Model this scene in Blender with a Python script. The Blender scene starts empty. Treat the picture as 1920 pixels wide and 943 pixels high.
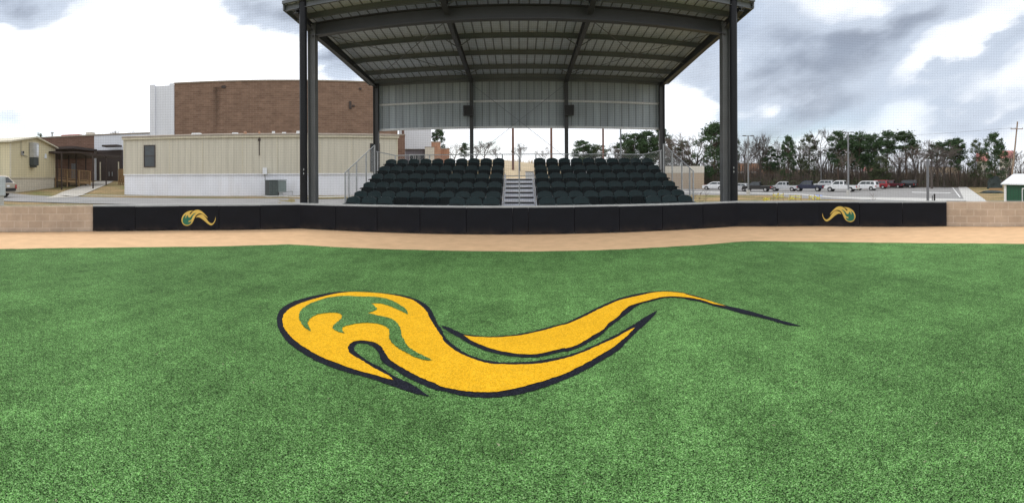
import bpy, math, random
from math import sin, cos, tan, atan2, hypot, pi, radians
from mathutils import Vector, Matrix, noise as mnoise

random.seed(7)
S = bpy.context.scene
COL = S.collection

# ------------------------------------------------------------------ camera (cylindrical panorama)
F = 830.0          # pixels per radian in the 1920 px photograph
EYE = 1.55
HOR = 328.0
ROLL = 0.0045
cd = bpy.data.cameras.new("camera")
cd.type = 'PANO'
cd.panorama_type = 'CENTRAL_CYLINDRICAL'
cd.central_cylindrical_range_u_min = -960 / F
cd.central_cylindrical_range_u_max = 960 / F
cd.central_cylindrical_range_v_min = -(943 - HOR) / F
cd.central_cylindrical_range_v_max = HOR / F
cd.central_cylindrical_radius = 1.0
cd.clip_start = 0.05
cd.clip_end = 6000
cam = bpy.data.objects.new("camera", cd)
COL.objects.link(cam)
cam.location = (0, 0, EYE)
cam.rotation_euler = (pi / 2, ROLL, 0)
S.camera = cam

# ------------------------------------------------------------------ sky
SUN_AZ, SUN_EL = -0.75, radians(52)
world = bpy.data.worlds.new("World")
S.world = world
world.use_nodes = True
WN, WL = world.node_tree.nodes, world.node_tree.links
WN.clear()


def wmath(op, a, b=None, c=None, clamp=False):
    n = WN.new('ShaderNodeMath'); n.operation = op; n.use_clamp = clamp
    for i, v in enumerate((a, b, c)):
        if v is None: continue
        if isinstance(v, (int, float)): n.inputs[i].default_value = v
        else: WL.new(v, n.inputs[i])
    return n.outputs[0]


def build_world():
    tc = WN.new('ShaderNodeTexCoord')
    sep = WN.new('ShaderNodeSeparateXYZ'); WL.new(tc.outputs['Generated'], sep.inputs[0])
    x, y, z = sep.outputs
    hyp = wmath('SQRT', wmath('ADD', wmath('MULTIPLY', x, x), wmath('MULTIPLY', y, y)))
    el = wmath('DIVIDE', z, wmath('MAXIMUM', hyp, 0.01))
    az = wmath('ARCTAN2', x, y)
    # cloud-plane style coordinates, flattened towards the horizon
    comb = WN.new('ShaderNodeCombineXYZ')
    WL.new(wmath('MULTIPLY', az, 1.0), comb.inputs[0])
    WL.new(wmath('ADD', wmath('MULTIPLY', el, 2.0), wmath('MULTIPLY', az, -0.42)), comb.inputs[1])
    n1 = WN.new('ShaderNodeTexNoise'); n1.inputs['Scale'].default_value = 2.6
    n1.inputs['Detail'].default_value = 4; n1.inputs['Roughness'].default_value = 0.5
    n1.inputs['Distortion'].default_value = 0.0
    WL.new(comb.outputs[0], n1.inputs['Vector'])
    n2 = WN.new('ShaderNodeTexNoise'); n2.inputs['Scale'].default_value = 5.5
    n2.inputs['Detail'].default_value = 6; n2.inputs['Roughness'].default_value = 0.52
    WL.new(comb.outputs[0], n2.inputs['Vector'])
    n3 = WN.new('ShaderNodeTexNoise'); n3.inputs['Scale'].default_value = 7.5
    n3.inputs['Detail'].default_value = 7; n3.inputs['Roughness'].default_value = 0.5; n3.inputs['Distortion'].default_value = 0.1
    WL.new(comb.outputs[0], n3.inputs['Vector'])
    f3 = wmath('SUBTRACT', n3.outputs[0], 0.5)
    f1 = wmath('SUBTRACT', n1.outputs[0], 0.5)
    f2 = wmath('SUBTRACT', n2.outputs[0], 0.5)
    azd = wmath('ADD', az, wmath('MULTIPLY', f2, 0.26))
    eld = wmath('ADD', el, wmath('MULTIPLY', f1, 0.22))

    def blob(px, py, sx, sy, slope=0.0):
        a0, e0 = (px - 960) / F, (HOR - py) / F
        da = wmath('SUBTRACT', azd, a0)
        de = wmath('SUBTRACT', wmath('SUBTRACT', eld, e0), wmath('MULTIPLY', da, slope))
        qa = wmath('DIVIDE', da, sx / F); qe = wmath('DIVIDE', de, sy / F)
        q = wmath('ADD', wmath('MULTIPLY', qa, qa), wmath('MULTIPLY', qe, qe))
        return wmath('EXPONENT', wmath('MULTIPLY', q, -1.0))

    def total(lst):
        t = None
        for s, *b in lst:
            v = wmath('MULTIPLY', blob(*b), s)
            t = v if t is None else wmath('ADD', t, v)
        return t
    dark = total([(1.3, 60, 8, 140, 40), (1.5, 520, 0, 160, 50), (1.7, 650, 100, 80, 75), (0.5, 60, 215, 160, 30),
                  (0.65, 1470, 80, 160, 80), (0.62, 1620, 115, 170, 60, 0.45), (0.55, 1400, 170, 120, 55, 0.3),
                  (0.55, 1690, 60, 150, 30, 0.4), (0.55, 1880, 90, 140, 26, 0.5), (0.5, 1300, 60, 90, 60),
                  (0.5, 1560, 200, 180, 26, 0.1), (0.45, 1860, 205, 120, 22, 0.1)])
    white = total([(0.9, 290, 120, 240, 85), (0.8, 1275, 205, 60, 30), (0.3, 1790, 75, 90, 50, 0.5),
                   (0.15, 1560, 30, 80, 34), (0.25, 1745, 130, 80, 30, 0.5), (0.45, 1450, 185, 70, 20, 0.3)])
    blue = total([(0.75, 20, 240, 120, 22), (0.55, 1500, 232, 150, 26), (0.4, 1350, 30, 60, 40),
                  (0.4, 250, 250, 80, 12), (0.45, 905, 285, 60, 16)])
    sa = wmath('DIVIDE', wmath('SUBTRACT', az, 0.95), 0.72)          # the right hand part of the sky is under greyer cloud
    side = wmath('MULTIPLY', wmath('EXPONENT', wmath('MULTIPLY', wmath('MULTIPLY', sa, sa), -1.0)), 0.32)
    d = wmath('MULTIPLY', dark, wmath('ADD', 0.62, wmath('MULTIPLY', f3, 1.1)))
    d = wmath('ADD', d, wmath('MULTIPLY', f2, 0.75))
    d = wmath('ADD', d, wmath('MAXIMUM', side, 0.0))
    d = wmath('SUBTRACT', d, wmath('MULTIPLY', white, 0.8), None, False)
    sm = WN.new('ShaderNodeMapRange'); sm.interpolation_type = 'SMOOTHSTEP'; sm.inputs[1].default_value = -0.25; sm.inputs[2].default_value = 1.35; WL.new(d, sm.inputs[0]); d = sm.outputs[0]
    mixc = WN.new('ShaderNodeValToRGB'); e = mixc.color_ramp.elements; mixc.color_ramp.interpolation = 'EASE'
    e[0].position = 0.0; e[0].color = (1.30, 1.32, 1.36, 1)
    e[1].position = 1.0; e[1].color = (0.31, 0.35, 0.43, 1)
    k = e.new(0.45); k.color = (0.60, 0.67, 0.78, 1); k = e.new(0.2); k.color = (1.02, 1.06, 1.12, 1)
    WL.new(d, mixc.inputs[0])
    sky = WN.new('ShaderNodeTexSky'); sky.sky_type = 'NISHITA'; sky.sun_disc = False
    sky.sun_elevation = SUN_EL
    sky.sun_rotation = SUN_AZ % (2 * pi)
    skys = WN.new('ShaderNodeVectorMath'); skys.operation = 'SCALE'; skys.inputs['Scale'].default_value = 0.15
    WL.new(sky.outputs[0], skys.inputs[0])
    cover = wmath('SUBTRACT', 0.95, wmath('MULTIPLY', blue, 0.95), None, True)
    cover = wmath('ADD', cover, wmath('MULTIPLY', f1, 0.35), None, True)
    mx = WN.new('ShaderNodeMix'); mx.data_type = 'RGBA'
    WL.new(cover, mx.inputs[0]); WL.new(skys.outputs[0], mx.inputs[6]); WL.new(mixc.outputs[0], mx.inputs[7])
    bg = WN.new('ShaderNodeBackground'); bg.inputs['Strength'].default_value = 1.0
    WL.new(mx.outputs[2], bg.inputs['Color'])
    out = WN.new('ShaderNodeOutputWorld'); WL.new(bg.outputs[0], out.inputs[0])


build_world()
sl = bpy.data.lights.new("sun", 'SUN')
sl.energy = 1.0; sl.angle = radians(18); sl.color = (1.0, 0.96, 0.90)
sun = bpy.data.objects.new("sun", sl); COL.objects.link(sun)
sd = Vector((sin(SUN_AZ) * cos(SUN_EL), cos(SUN_AZ) * cos(SUN_EL), sin(SUN_EL)))
sun.rotation_euler = sd.to_track_quat('Z', 'Y').to_euler()
sun.location = (0, 0, 60)

S.view_settings.view_transform = 'Standard'
S.view_settings.look = 'None'
S.view_settings.exposure = 0.22
S.view_settings.gamma = 1.0
S.view_settings.use_curve_mapping = False
S.render.engine = 'CYCLES'
S.cycles.max_bounces = 5
S.cycles.diffuse_bounces = 3
S.cycles.glossy_bounces = 2
S.cycles.transparent_max_bounces = 6
S.cycles.caustics_reflective = False
S.cycles.caustics_refractive = False
S.cycles.use_denoising = True
S.cycles.denoiser = 'OPENIMAGEDENOISE'
S.cycles.denoising_input_passes = 'RGB_ALBEDO_NORMAL'
S.cycles.denoising_prefilter = 'ACCURATE'

# ------------------------------------------------------------------ geometry of the view, used to work out where things stand


def azp(px): return (px - 960) / F
def hy(px): return HOR - F * ROLL * sin(azp(px))


def pol(az, r, z=0.0): return Vector((r * sin(az), r * cos(az), z))


def zpx(px, py, r): return EYE + (hy(px) - py) / F * r


def gp(px, py, z=0.0):
    r = (EYE - z) * F / (py - hy(px))
    return pol(azp(px), r, z)


def sstep(a, b, x):
    t = min(1, max(0, (x - a) / (b - a)))
    return t * t * (3 - 2 * t)


def lerp(a, b, t): return a + (b - a) * t


def tz(x, y):
    """height of the land behind the backstop"""
    r = hypot(x, y); az = atan2(x, y)
    k = sstep(-0.56, -0.47, az)
    zl = lerp(-0.06, 0.30, sstep(lerp(14.5, 21, k), lerp(18.5, 25.5, k), r))
    if r > 29: zl += min(1.0, (r - 29) * 0.030)
    zr = -0.06 if r < 14.5 else max(-1.95, -0.06 - (r - 14.5) * 0.0741)
    t = sstep(-0.25, 0.32, az)
    z = lerp(zl, zr, t)
    if r > 40:                                       # dry grass bank behind the stand
        m = math.exp(-((az - 0.01) / 0.17) ** 4) * sstep(42, 74, r) * 3.85
        z += m * (1 - sstep(110, 200, r))
    back = max(sstep(1.45, 2.0, abs(az)), 0)
    z = lerp(z, -0.06, back)
    if r > 400: z = lerp(z, 0, sstep(400, 1500, r))
    return z


def tp(px, py, lift=0.0):
    a = azp(px); r = 13.6
    while r < 900:
        p = pol(a, r)
        if zpx(px, py, r) <= tz(p.x, p.y): break
        r += max(0.05, r * 0.003)
    p = pol(a, r)
    return Vector((p.x, p.y, tz(p.x, p.y) + lift))


# ------------------------------------------------------------------ mesh and naming helpers
class MB:
    def __init__(self): self.v = []; self.f = []; self.uv = []; self.sm = []; self.mi = []; self.cur = 0
    def face(self, pts, uv=None, smooth=False):
        b = len(self.v); self.v.extend([tuple(p) for p in pts]); self.f.append(tuple(range(b, b + len(pts))))
        self.uv.append(uv); self.sm.append(smooth); self.mi.append(self.cur); return self
    def add(self, verts, faces, smooth=False):
        b = len(self.v); self.v.extend([tuple(p) for p in verts])
        for f in faces:
            self.f.append(tuple(b + i for i in f)); self.uv.append(None); self.sm.append(smooth); self.mi.append(self.cur)
        return self
    def box(self, x0, x1, y0, y1, z0, z1, m=None):
        vs = [Vector((x, y, z)) for z in (z0, z1) for y in (y0, y1) for x in (x0, x1)]
        if m is not None: vs = [m @ v for v in vs]
        return self.add(vs, [(0, 2, 3, 1), (4, 5, 7, 6), (0, 1, 5, 4), (2, 6, 7, 3), (0, 4, 6, 2), (1, 3, 7, 5)])
    def bar(self, p0, p1, w, h=None, up=(0, 0, 1)):
        p0, p1 = Vector(p0), Vector(p1); d = (p1 - p0)
        if d.length < 1e-6: return self
        d.normalize(); up = Vector(up)
        if abs(d.dot(up)) > 0.98: up = Vector((1, 0, 0))
        s = d.cross(up).normalized(); u = s.cross(d).normalized(); h = h or w
        vs = []
        for p in (p0, p1):
            for a, b in ((-1, -1), (1, -1), (1, 1), (-1, 1)): vs.append(p + s * a * w / 2 + u * b * h / 2)
        return self.add(vs, [(0, 1, 2, 3), (7, 6, 5, 4), (0, 4, 5, 1), (1, 5, 6, 2), (2, 6, 7, 3), (3, 7, 4, 0)])
    def tube(self, p0, p1, r0, r1=None, n=10, cap=True):
        p0, p1 = Vector(p0), Vector(p1); r1 = r0 if r1 is None else r1; d = (p1 - p0)
        if d.length < 1e-6: return self
        d.normalize(); a = Vector((0, 0, 1)) if abs(d.z) < 0.9 else Vector((1, 0, 0))
        s = d.cross(a).normalized(); u = s.cross(d)
        vs = []
        for p, r in ((p0, r0), (p1, r1)):
            for i in range(n):
                t = 2 * pi * i / n; vs.append(p + s * cos(t) * r + u * sin(t) * r)
        fs = [(i, (i + 1) % n, n + (i + 1) % n, n + i) for i in range(n)]
        self.add(vs, fs, smooth=n > 4)
        if cap: self.add(vs, [tuple(range(n - 1, -1, -1)), tuple(range(n, 2 * n))])
        return self
    def prism(self, poly, a0, a1, axis='y'):
        """poly of 2-D points extruded along an axis; 'y': poly in xz, 'z': poly in xy, 'x': poly in yz"""
        def P(p, a):
            return {'y': (p[0], a, p[1]), 'z': (p[0], p[1], a), 'x': (a, p[0], p[1])}[axis]
        n = len(poly); vs = [P(p, a0) for p in poly] + [P(p, a1) for p in poly]
        fs = [tuple(range(n)), tuple(range(2 * n - 1, n - 1, -1))] + [(i, n + i, n + (i + 1) % n, (i + 1) % n) for i in range(n)]
        return self.add(vs, fs)
    def build(self, name, mat, parent=None, world=False, bevel=0.0):
        me = bpy.data.meshes.new(name)
        vs = self.v
        if world and parent is not None:
            inv = parent_matrix(parent).inverted(); vs = [tuple(inv @ Vector(v)) for v in vs]
        me.from_pydata(vs, [], self.f); me.update()
        if any(u is not None for u in self.uv):
            ul = me.uv_layers.new(name="uv")
            for p, u in zip(me.polygons, self.uv):
                if u is None: continue
                for li, c in zip(p.loop_indices, u): ul.data[li].uv = c
        me.polygons.foreach_set('use_smooth', self.sm)
        for m in (mat if isinstance(mat, (list, tuple)) else [mat]): me.materials.append(m)
        if isinstance(mat, (list, tuple)): me.polygons.foreach_set('material_index', self.mi)
        o = bpy.data.objects.new(name, me); COL.objects.link(o)
        if parent is not None: o.parent = parent
        if bevel:
            b = o.modifiers.new("bevel", 'BEVEL'); b.width = bevel; b.segments = 2; b.limit_method = 'ANGLE'
        return o


def parent_matrix(o):
    m = Matrix.LocRotScale(o.location, o.rotation_euler, o.scale)
    return parent_matrix(o.parent) @ m if o.parent else m


def tag(o, label=None, cat=None, group=None, kind=None):
    if label: o['label'] = label
    if cat: o['category'] = cat
    if group: o['group'] = group
    if kind: o['kind'] = kind
    return o


def thing(name, loc, label, cat, group=None, rz=0.0):
    o = bpy.data.objects.new(name, None); COL.objects.link(o)
    o.location = loc; o.rotation_euler = (0, 0, rz); o.empty_display_size = 0.3
    return tag(o, label, cat, group)


def dup(o, loc=None, rz=None, label=None, group=None, scale=None, parent=None):
    c = o.copy(); COL.objects.link(c)
    if parent is not None: c.parent = parent
    if loc is not None: c.location = loc
    if rz is not None: c.rotation_euler = (0, 0, rz)
    if scale is not None: c.scale = scale
    if label: c['label'] = label
    if group: c['group'] = group
    for ch in list(o.children): dup(ch, parent=c)
    return c


# ------------------------------------------------------------------ materials
def new_mat(name):
    m = bpy.data.materials.new(name); m.use_nodes = True
    return m, m.node_tree.nodes, m.node_tree.links, m.node_tree.nodes['Principled BSDF']


def mat(name, col, rough=0.6, metal=0.0, var=0.12, scale=4.0, bump=0.0, bscale=40.0, spec=0.5, stretch=None, dirt=None):
    m, N, L, B = new_mat(name)
    B.inputs['Roughness'].default_value = rough; B.inputs['Metallic'].default_value = metal
    B.inputs['Specular IOR Level'].default_value = spec
    tc = N.new('ShaderNodeTexCoord'); vec = tc.outputs['Object']
    if stretch:
        mp = N.new('ShaderNodeMapping'); mp.inputs['Scale'].default_value = stretch
        L.new(vec, mp.inputs[0]); vec = mp.outputs[0]
    n = N.new('ShaderNodeTexNoise'); n.inputs['Scale'].default_value = scale; n.inputs['Detail'].default_value = 6
    n.inputs['Roughness'].default_value = 0.6; L.new(vec, n.inputs['Vector'])
    r = N.new('ShaderNodeMapRange'); r.inputs[1].default_value = 0.3; r.inputs[2].default_value = 0.7
    r.inputs[3].default_value = 1 - var; r.inputs[4].default_value = 1 + var; L.new(n.outputs[0], r.inputs[0])
    s = N.new('ShaderNodeVectorMath'); s.operation = 'SCALE'; s.inputs[0].default_value = col[:3]; L.new(r.outputs[0], s.inputs['Scale'])
    c = s.outputs[0]
    if dirt:
        n2 = N.new('ShaderNodeTexNoise'); n2.inputs['Scale'].default_value = dirt[1]; n2.inputs['Detail'].default_value = 8
        L.new(vec, n2.inputs['Vector'])
        r2 = N.new('ShaderNodeMapRange'); r2.inputs[1].default_value = 0.5; r2.inputs[2].default_value = 0.75
        r2.inputs[4].default_value = dirt[2]; L.new(n2.outputs[0], r2.inputs[0])
        mx = N.new('ShaderNodeMix'); mx.data_type = 'RGBA'; L.new(r2.outputs[0], mx.inputs[0]); L.new(c, mx.inputs[6])
        mx.inputs[7].default_value = (*dirt[0], 1); c = mx.outputs[2]
    L.new(c, B.inputs['Base Color'])
    if bump:
        nb = N.new('ShaderNodeTexNoise'); nb.inputs['Scale'].default_value = bscale; nb.inputs['Detail'].default_value = 4
        L.new(vec, nb.inputs['Vector'])
        b = N.new('ShaderNodeBump'); b.inputs['Strength'].default_value = bump; b.inputs['Distance'].default_value = 0.02
        L.new(nb.outputs[0], b.inputs['Height']); L.new(b.outputs[0], B.inputs['Normal'])
    return m


def brick_mat(name, c1, c2, mortar, bw, bh, msize, use_uv=False, offset=0.5, rough=0.85, bump=0.3, stain=None, var=0.25):
    m, N, L, B = new_mat(name)
    B.inputs['Roughness'].default_value = rough; B.inputs['Specular IOR Level'].default_value = 0.2
    tc = N.new('ShaderNodeTexCoord')
    if use_uv: vec = tc.outputs['UV']
    else:
        sp = N.new('ShaderNodeSeparateXYZ'); L.new(tc.outputs['Object'], sp.inputs[0])
        ad = N.new('ShaderNodeMath'); L.new(sp.outputs[0], ad.inputs[0]); L.new(sp.outputs[1], ad.inputs[1])
        cb = N.new('ShaderNodeCombineXYZ'); L.new(ad.outputs[0], cb.inputs[0]); L.new(sp.outputs[2], cb.inputs[1]); vec = cb.outputs[0]
    br = N.new('ShaderNodeTexBrick'); L.new(vec, br.inputs['Vector'])
    br.inputs['Color1'].default_value = (*c1, 1); br.inputs['Color2'].default_value = (*c2, 1); br.inputs['Mortar'].default_value = (*mortar, 1)
    br.inputs['Scale'].default_value = 1.0; br.inputs['Brick Width'].default_value = bw; br.inputs['Row Height'].default_value = bh
    br.inputs['Mortar Size'].default_value = msize; br.inputs['Mortar Smooth'].default_value = 0.2; br.offset = offset
    n = N.new('ShaderNodeTexNoise'); n.inputs['Scale'].default_value = 1.1; n.inputs['Detail'].default_value = 9
    n.inputs['Roughness'].default_value = 0.7; L.new(vec, n.inputs['Vector'])
    r = N.new('ShaderNodeMapRange'); r.inputs[1].default_value = 0.3; r.inputs[2].default_value = 0.7
    r.inputs[3].default_value = 1 - var; r.inputs[4].default_value = 1 + var; L.new(n.outputs[0], r.inputs[0])
    s = N.new('ShaderNodeVectorMath'); s.operation = 'SCALE'; L.new(br.outputs[0], s.inputs[0]); L.new(r.outputs[0], s.inputs['Scale'])
    c = s.outputs[0]
    if stain:                               # rust-dark streak running down from a scupper: (x, z_top, width, length)
        x0, zt, w, ln = stain
        sp2 = N.new('ShaderNodeSeparateXYZ'); L.new(vec, sp2.inputs[0])
        def mth(op, a, b, cl=False):
            q = N.new('ShaderNodeMath'); q.operation = op; q.use_clamp = cl
            for i, v in enumerate((a, b)):
                if isinstance(v, (int, float)): q.inputs[i].default_value = v
                else: L.new(v, q.inputs[i])
            return q.outputs[0]
        wob = mth('MULTIPLY', mth('SUBTRACT', n.outputs[0], 0.5), 0.9)
        dx = mth('DIVIDE', mth('ABSOLUTE', mth('ADD', mth('SUBTRACT', sp2.outputs[0], x0), wob), 0), w)
        side = mth('SUBTRACT', 1.0, dx, True)
        dz = mth('DIVIDE', mth('SUBTRACT', zt, sp2.outputs[1]), ln)
        below = mth('MULTIPLY', mth('GREATER_THAN', dz, 0.0), mth('SUBTRACT', 1.0, dz, True))
        fac = mth('MULTIPLY', mth('MULTIPLY', side, below), 0.75)
        mx = N.new('ShaderNodeMix'); mx.data_type = 'RGBA'; L.new(fac, mx.inputs[0]); L.new(c, mx.inputs[6])
        mx.inputs[7].default_value = (0.03, 0.018, 0.012, 1); c = mx.outputs[2]
    L.new(c, B.inputs['Base Color'])
    b = N.new('ShaderNodeBump'); b.inputs['Strength'].default_value = bump; b.inputs['Distance'].default_value = 0.01; b.invert = True
    L.new(br.outputs['Fac'], b.inputs['Height']); L.new(b.outputs[0], B.inputs['Normal'])
    return m


def ribbed_mat(name, col, pitch, rough=0.5, metal=0.0, var=0.06, dark=0.75, streak=0.12, xonly=False):
    """sheet siding: vertical ribs every `pitch` metres along object x"""
    m, N, L, B = new_mat(name)
    B.inputs['Roughness'].default_value = rough; B.inputs['Metallic'].default_value = metal
    tc = N.new('ShaderNodeTexCoord'); sp = N.new('ShaderNodeSeparateXYZ'); L.new(tc.outputs['Object'], sp.inputs[0])
    ad = N.new('ShaderNodeMath'); L.new(sp.outputs[0], ad.inputs[0]); L.new(sp.outputs[1], ad.inputs[1])
    if xonly: L.new(sp.outputs[0], ad.inputs[1])
    q = N.new('ShaderNodeMath'); q.operation = 'DIVIDE'; L.new(ad.outputs[0], q.inputs[0]); q.inputs[1].default_value = pitch
    fr = N.new('ShaderNodeMath'); fr.operation = 'FRACT'; L.new(q.outputs[0], fr.inputs[0])
    ra = N.new('ShaderNodeValToRGB'); L.new(fr.outputs[0], ra.inputs[0])
    e = ra.color_ramp.elements; e[0].position = 0.0; e[0].color = (0, 0, 0, 1); e[1].position = 1.0; e[1].color = (0, 0, 0, 1)
    for pos, v in ((0.10, 0.0), (0.16, 1.0), (0.95, 1.0)):
        k = ra.color_ramp.elements.new(pos); k.color = (v, v, v, 1)
    mp = N.new('ShaderNodeMapping'); mp.inputs['Scale'].default_value = (1.6, 1.6, 0.15); L.new(tc.outputs['Object'], mp.inputs[0])
    n = N.new('ShaderNodeTexNoise'); n.inputs['Scale'].default_value = 2.0; n.inputs['Detail'].default_value = 7; L.new(mp.outputs[0], n.inputs['Vector'])
    r = N.new('ShaderNodeMapRange'); r.inputs[1].default_value = 0.3; r.inputs[2].default_value = 0.7
    r.inputs[3].default_value = 1 - streak; r.inputs[4].default_value = 1 + streak * 0.5; L.new(n.outputs[0], r.inputs[0])
    r3 = N.new('ShaderNodeMapRange'); r3.inputs[3].default_value = dark; r3.inputs[4].default_value = 1.0; L.new(ra.outputs[0], r3.inputs[0])
    mm = N.new('ShaderNodeMath'); mm.operation = 'MULTIPLY'; L.new(r.outputs[0], mm.inputs[0]); L.new(r3.outputs[0], mm.inputs[1])
    s = N.new('ShaderNodeVectorMath'); s.operation = 'SCALE'; s.inputs[0].default_value = col[:3]; L.new(mm.outputs[0], s.inputs['Scale'])
    L.new(s.outputs[0], B.inputs['Base Color'])
    b = N.new('ShaderNodeBump'); b.inputs['Strength'].default_value = 0.5; b.inputs['Distance'].default_value = 0.02
    L.new(ra.outputs[0], b.inputs['Height']); L.new(b.outputs[0], B.inputs['Normal'])
    return m


def turf_mat(name, col, col2, contrast=0.5, patch=0.22, rough=0.75, rolls=False):
    m, N, L, B = new_mat(name)
    B.inputs['Roughness'].default_value = rough; B.inputs['Specular IOR Level'].default_value = 0.04
    tc = N.new('ShaderNodeTexCoord'); g = tc.outputs['Object']
    def nz(scale, det, rg=0.6, vec=g):
        n = N.new('ShaderNodeTexNoise'); n.inputs['Scale'].default_value = scale; n.inputs['Detail'].default_value = det
        n.inputs['Roughness'].default_value = rg; L.new(vec, n.inputs['Vector']); return n.outputs[0]
    def rng(v, a, b, lo, hi):
        r = N.new('ShaderNodeMapRange'); r.inputs[1].default_value = lo; r.inputs[2].default_value = hi
        r.inputs[3].default_value = a; r.inputs[4].default_value = b; L.new(v, r.inputs[0]); return r.outputs[0]
    def mul(a, b):
        q = N.new('ShaderNodeMath'); q.operation = 'MULTIPLY'; L.new(a, q.inputs[0]); L.new(b, q.inputs[1]); return q.outputs[0]
    fine = nz(140, 2, 0.7); mid = nz(36, 5, 0.74); pat = nz(1.7, 6, 0.65); big = nz(0.28, 3)
    grain = nz(9, 5, 0.82)
    k = mul(mul(mul(rng(fine, 1 - contrast, 1 + contrast, 0.36, 0.64), rng(mid, 1 - contrast * .42, 1 + contrast * .42, 0.3, 0.7)), rng(grain, 1 - contrast * .17, 1 + contrast * .17, 0.36, 0.64)),
            mul(rng(pat, 1 - patch, 1 + patch, 0.3, 0.7), rng(big, 1 - patch * .6, 1 + patch * .6, 0.35, 0.65)))
    mx = N.new('ShaderNodeMix'); mx.data_type = 'RGBA'; L.new(rng(nz(80, 3, 0.7), 0, 1, 0.4, 0.66), mx.inputs[0])
    mx.inputs[6].default_value = (*col, 1); mx.inputs[7].default_value = (*col2, 1)
    s = N.new('ShaderNodeVectorMath'); s.operation = 'SCALE'; L.new(mx.outputs[2], s.inputs[0]); L.new(k, s.inputs['Scale'])
    out = s.outputs[0]
    if rolls:                                     # turf comes in rolls laid side by side, nap brushed a little differently
        mp = N.new('ShaderNodeMapping'); mp.inputs['Rotation'].default_value = (0, 0, 0.12); L.new(g, mp.inputs[0])
        sp = N.new('ShaderNodeSeparateXYZ'); L.new(mp.outputs[0], sp.inputs[0])
        q = N.new('ShaderNodeMath'); q.operation = 'DIVIDE'; L.new(sp.outputs[0], q.inputs[0]); q.inputs[1].default_value = 2.3
        fl = N.new('ShaderNodeMath'); fl.operation = 'FLOOR'; L.new(q.outputs[0], fl.inputs[0])
        wn = N.new('ShaderNodeTexWhiteNoise'); wn.noise_dimensions = '1D'; L.new(fl.outputs[0], wn.inputs['W'])
        s2 = N.new('ShaderNodeVectorMath'); s2.operation = 'SCALE'; L.new(out, s2.inputs[0]); L.new(rng(wn.outputs[0], .90, 1.09, 0, 1), s2.inputs['Scale'])
        mp2 = N.new('ShaderNodeMapping'); mp2.inputs['Scale'].default_value = (3.2, .5, 1); mp2.inputs['Rotation'].default_value = (0, 0, .5); L.new(g, mp2.inputs[0])
        s3 = N.new('ShaderNodeVectorMath'); s3.operation = 'SCALE'; L.new(s2.outputs[0], s3.inputs[0]); L.new(rng(nz(1.4, 5, .6, mp2.outputs[0]), .86, 1.12, .32, .68), s3.inputs['Scale'])
        sk = N.new('ShaderNodeMix'); sk.data_type = 'RGBA'; L.new(rng(nz(31, 2, .5), 0, .75, .735, .78), sk.inputs[0]); L.new(s3.outputs[0], sk.inputs[6])
        sk.inputs[7].default_value = (0.34, 0.33, 0.22, 1); out = sk.outputs[2]
    L.new(out, B.inputs['Base Color'])
    b = N.new('ShaderNodeBump'); b.inputs['Strength'].default_value = 0.7; b.inputs['Distance'].default_value = 0.012
    L.new(fine, b.inputs['Height']); L.new(b.outputs[0], B.inputs['Normal'])
    return m


M = {}
M['turf'] = turf_mat('green_turf', (0.046, 0.130, 0.025), (0.158, 0.280, 0.108), contrast=1.0, patch=.24, rolls=True)
M['turf_gold'] = turf_mat('gold_turf', (0.66, 0.345, 0.008), (0.80, 0.46, 0.028), contrast=0.28, patch=0.05)
M['turf_black'] = turf_mat('black_turf', (0.009, 0.010, 0.015), (0.022, 0.024, 0.034), contrast=0.5, patch=0.1)
M['clay'] = mat('clay', (0.66, 0.435, 0.25), 0.95, var=0.09, scale=2.6, bump=0.6, bscale=22, spec=0.1,
                stretch=(1, 1, 1), dirt=((0.58, 0.36, 0.20), 0.7, 0.25))
M['pad'] = mat('black_pad_vinyl', (0.0042, 0.0055, 0.0095), 0.5, var=0.3, scale=1.2, bump=0.3, bscale=3.0, spec=0.18)
def pad_mat():
    m = M['pad']; N, L = m.node_tree.nodes, m.node_tree.links; B = N['Principled BSDF']
    src = B.inputs['Base Color'].links[0].from_socket
    tc = N.new('ShaderNodeTexCoord'); sp = N.new('ShaderNodeSeparateXYZ'); L.new(tc.outputs['Object'], sp.inputs[0])
    n = N.new('ShaderNodeTexNoise'); n.inputs['Scale'].default_value = 5; n.inputs['Detail'].default_value = 8; L.new(tc.outputs['Object'], n.inputs['Vector'])
    h = N.new('ShaderNodeMapRange'); h.inputs[1].default_value = 0.0; h.inputs[2].default_value = 0.22; h.inputs[3].default_value = 0.16; h.inputs[4].default_value = 0.0; L.new(sp.outputs[2], h.inputs[0])
    k = N.new('ShaderNodeMapRange'); k.inputs[1].default_value = 0.35; k.inputs[2].default_value = 0.75; L.new(n.outputs[0], k.inputs[0])
    q = N.new('ShaderNodeMath'); q.operation = 'MULTIPLY'; L.new(h.outputs[0], q.inputs[0]); L.new(k.outputs[0], q.inputs[1])
    n2 = N.new('ShaderNodeTexNoise'); n2.inputs['Scale'].default_value = 9; n2.inputs['Detail'].default_value = 4; L.new(tc.outputs['Object'], n2.inputs['Vector'])
    k2 = N.new('ShaderNodeMapRange'); k2.inputs[1].default_value = 0.68; k2.inputs[2].default_value = 0.74; k2.inputs[4].default_value = 0.04; L.new(n2.outputs[0], k2.inputs[0])
    ad = N.new('ShaderNodeMath'); ad.use_clamp = True; L.new(q.outputs[0], ad.inputs[0]); L.new(k2.outputs[0], ad.inputs[1])
    mx = N.new('ShaderNodeMix'); mx.data_type = 'RGBA'; L.new(ad.outputs[0], mx.inputs[0]); L.new(src, mx.inputs[6]); mx.inputs[7].default_value = (0.20, 0.14, 0.09, 1)
    L.new(mx.outputs[2], B.inputs['Base Color'])


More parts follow.
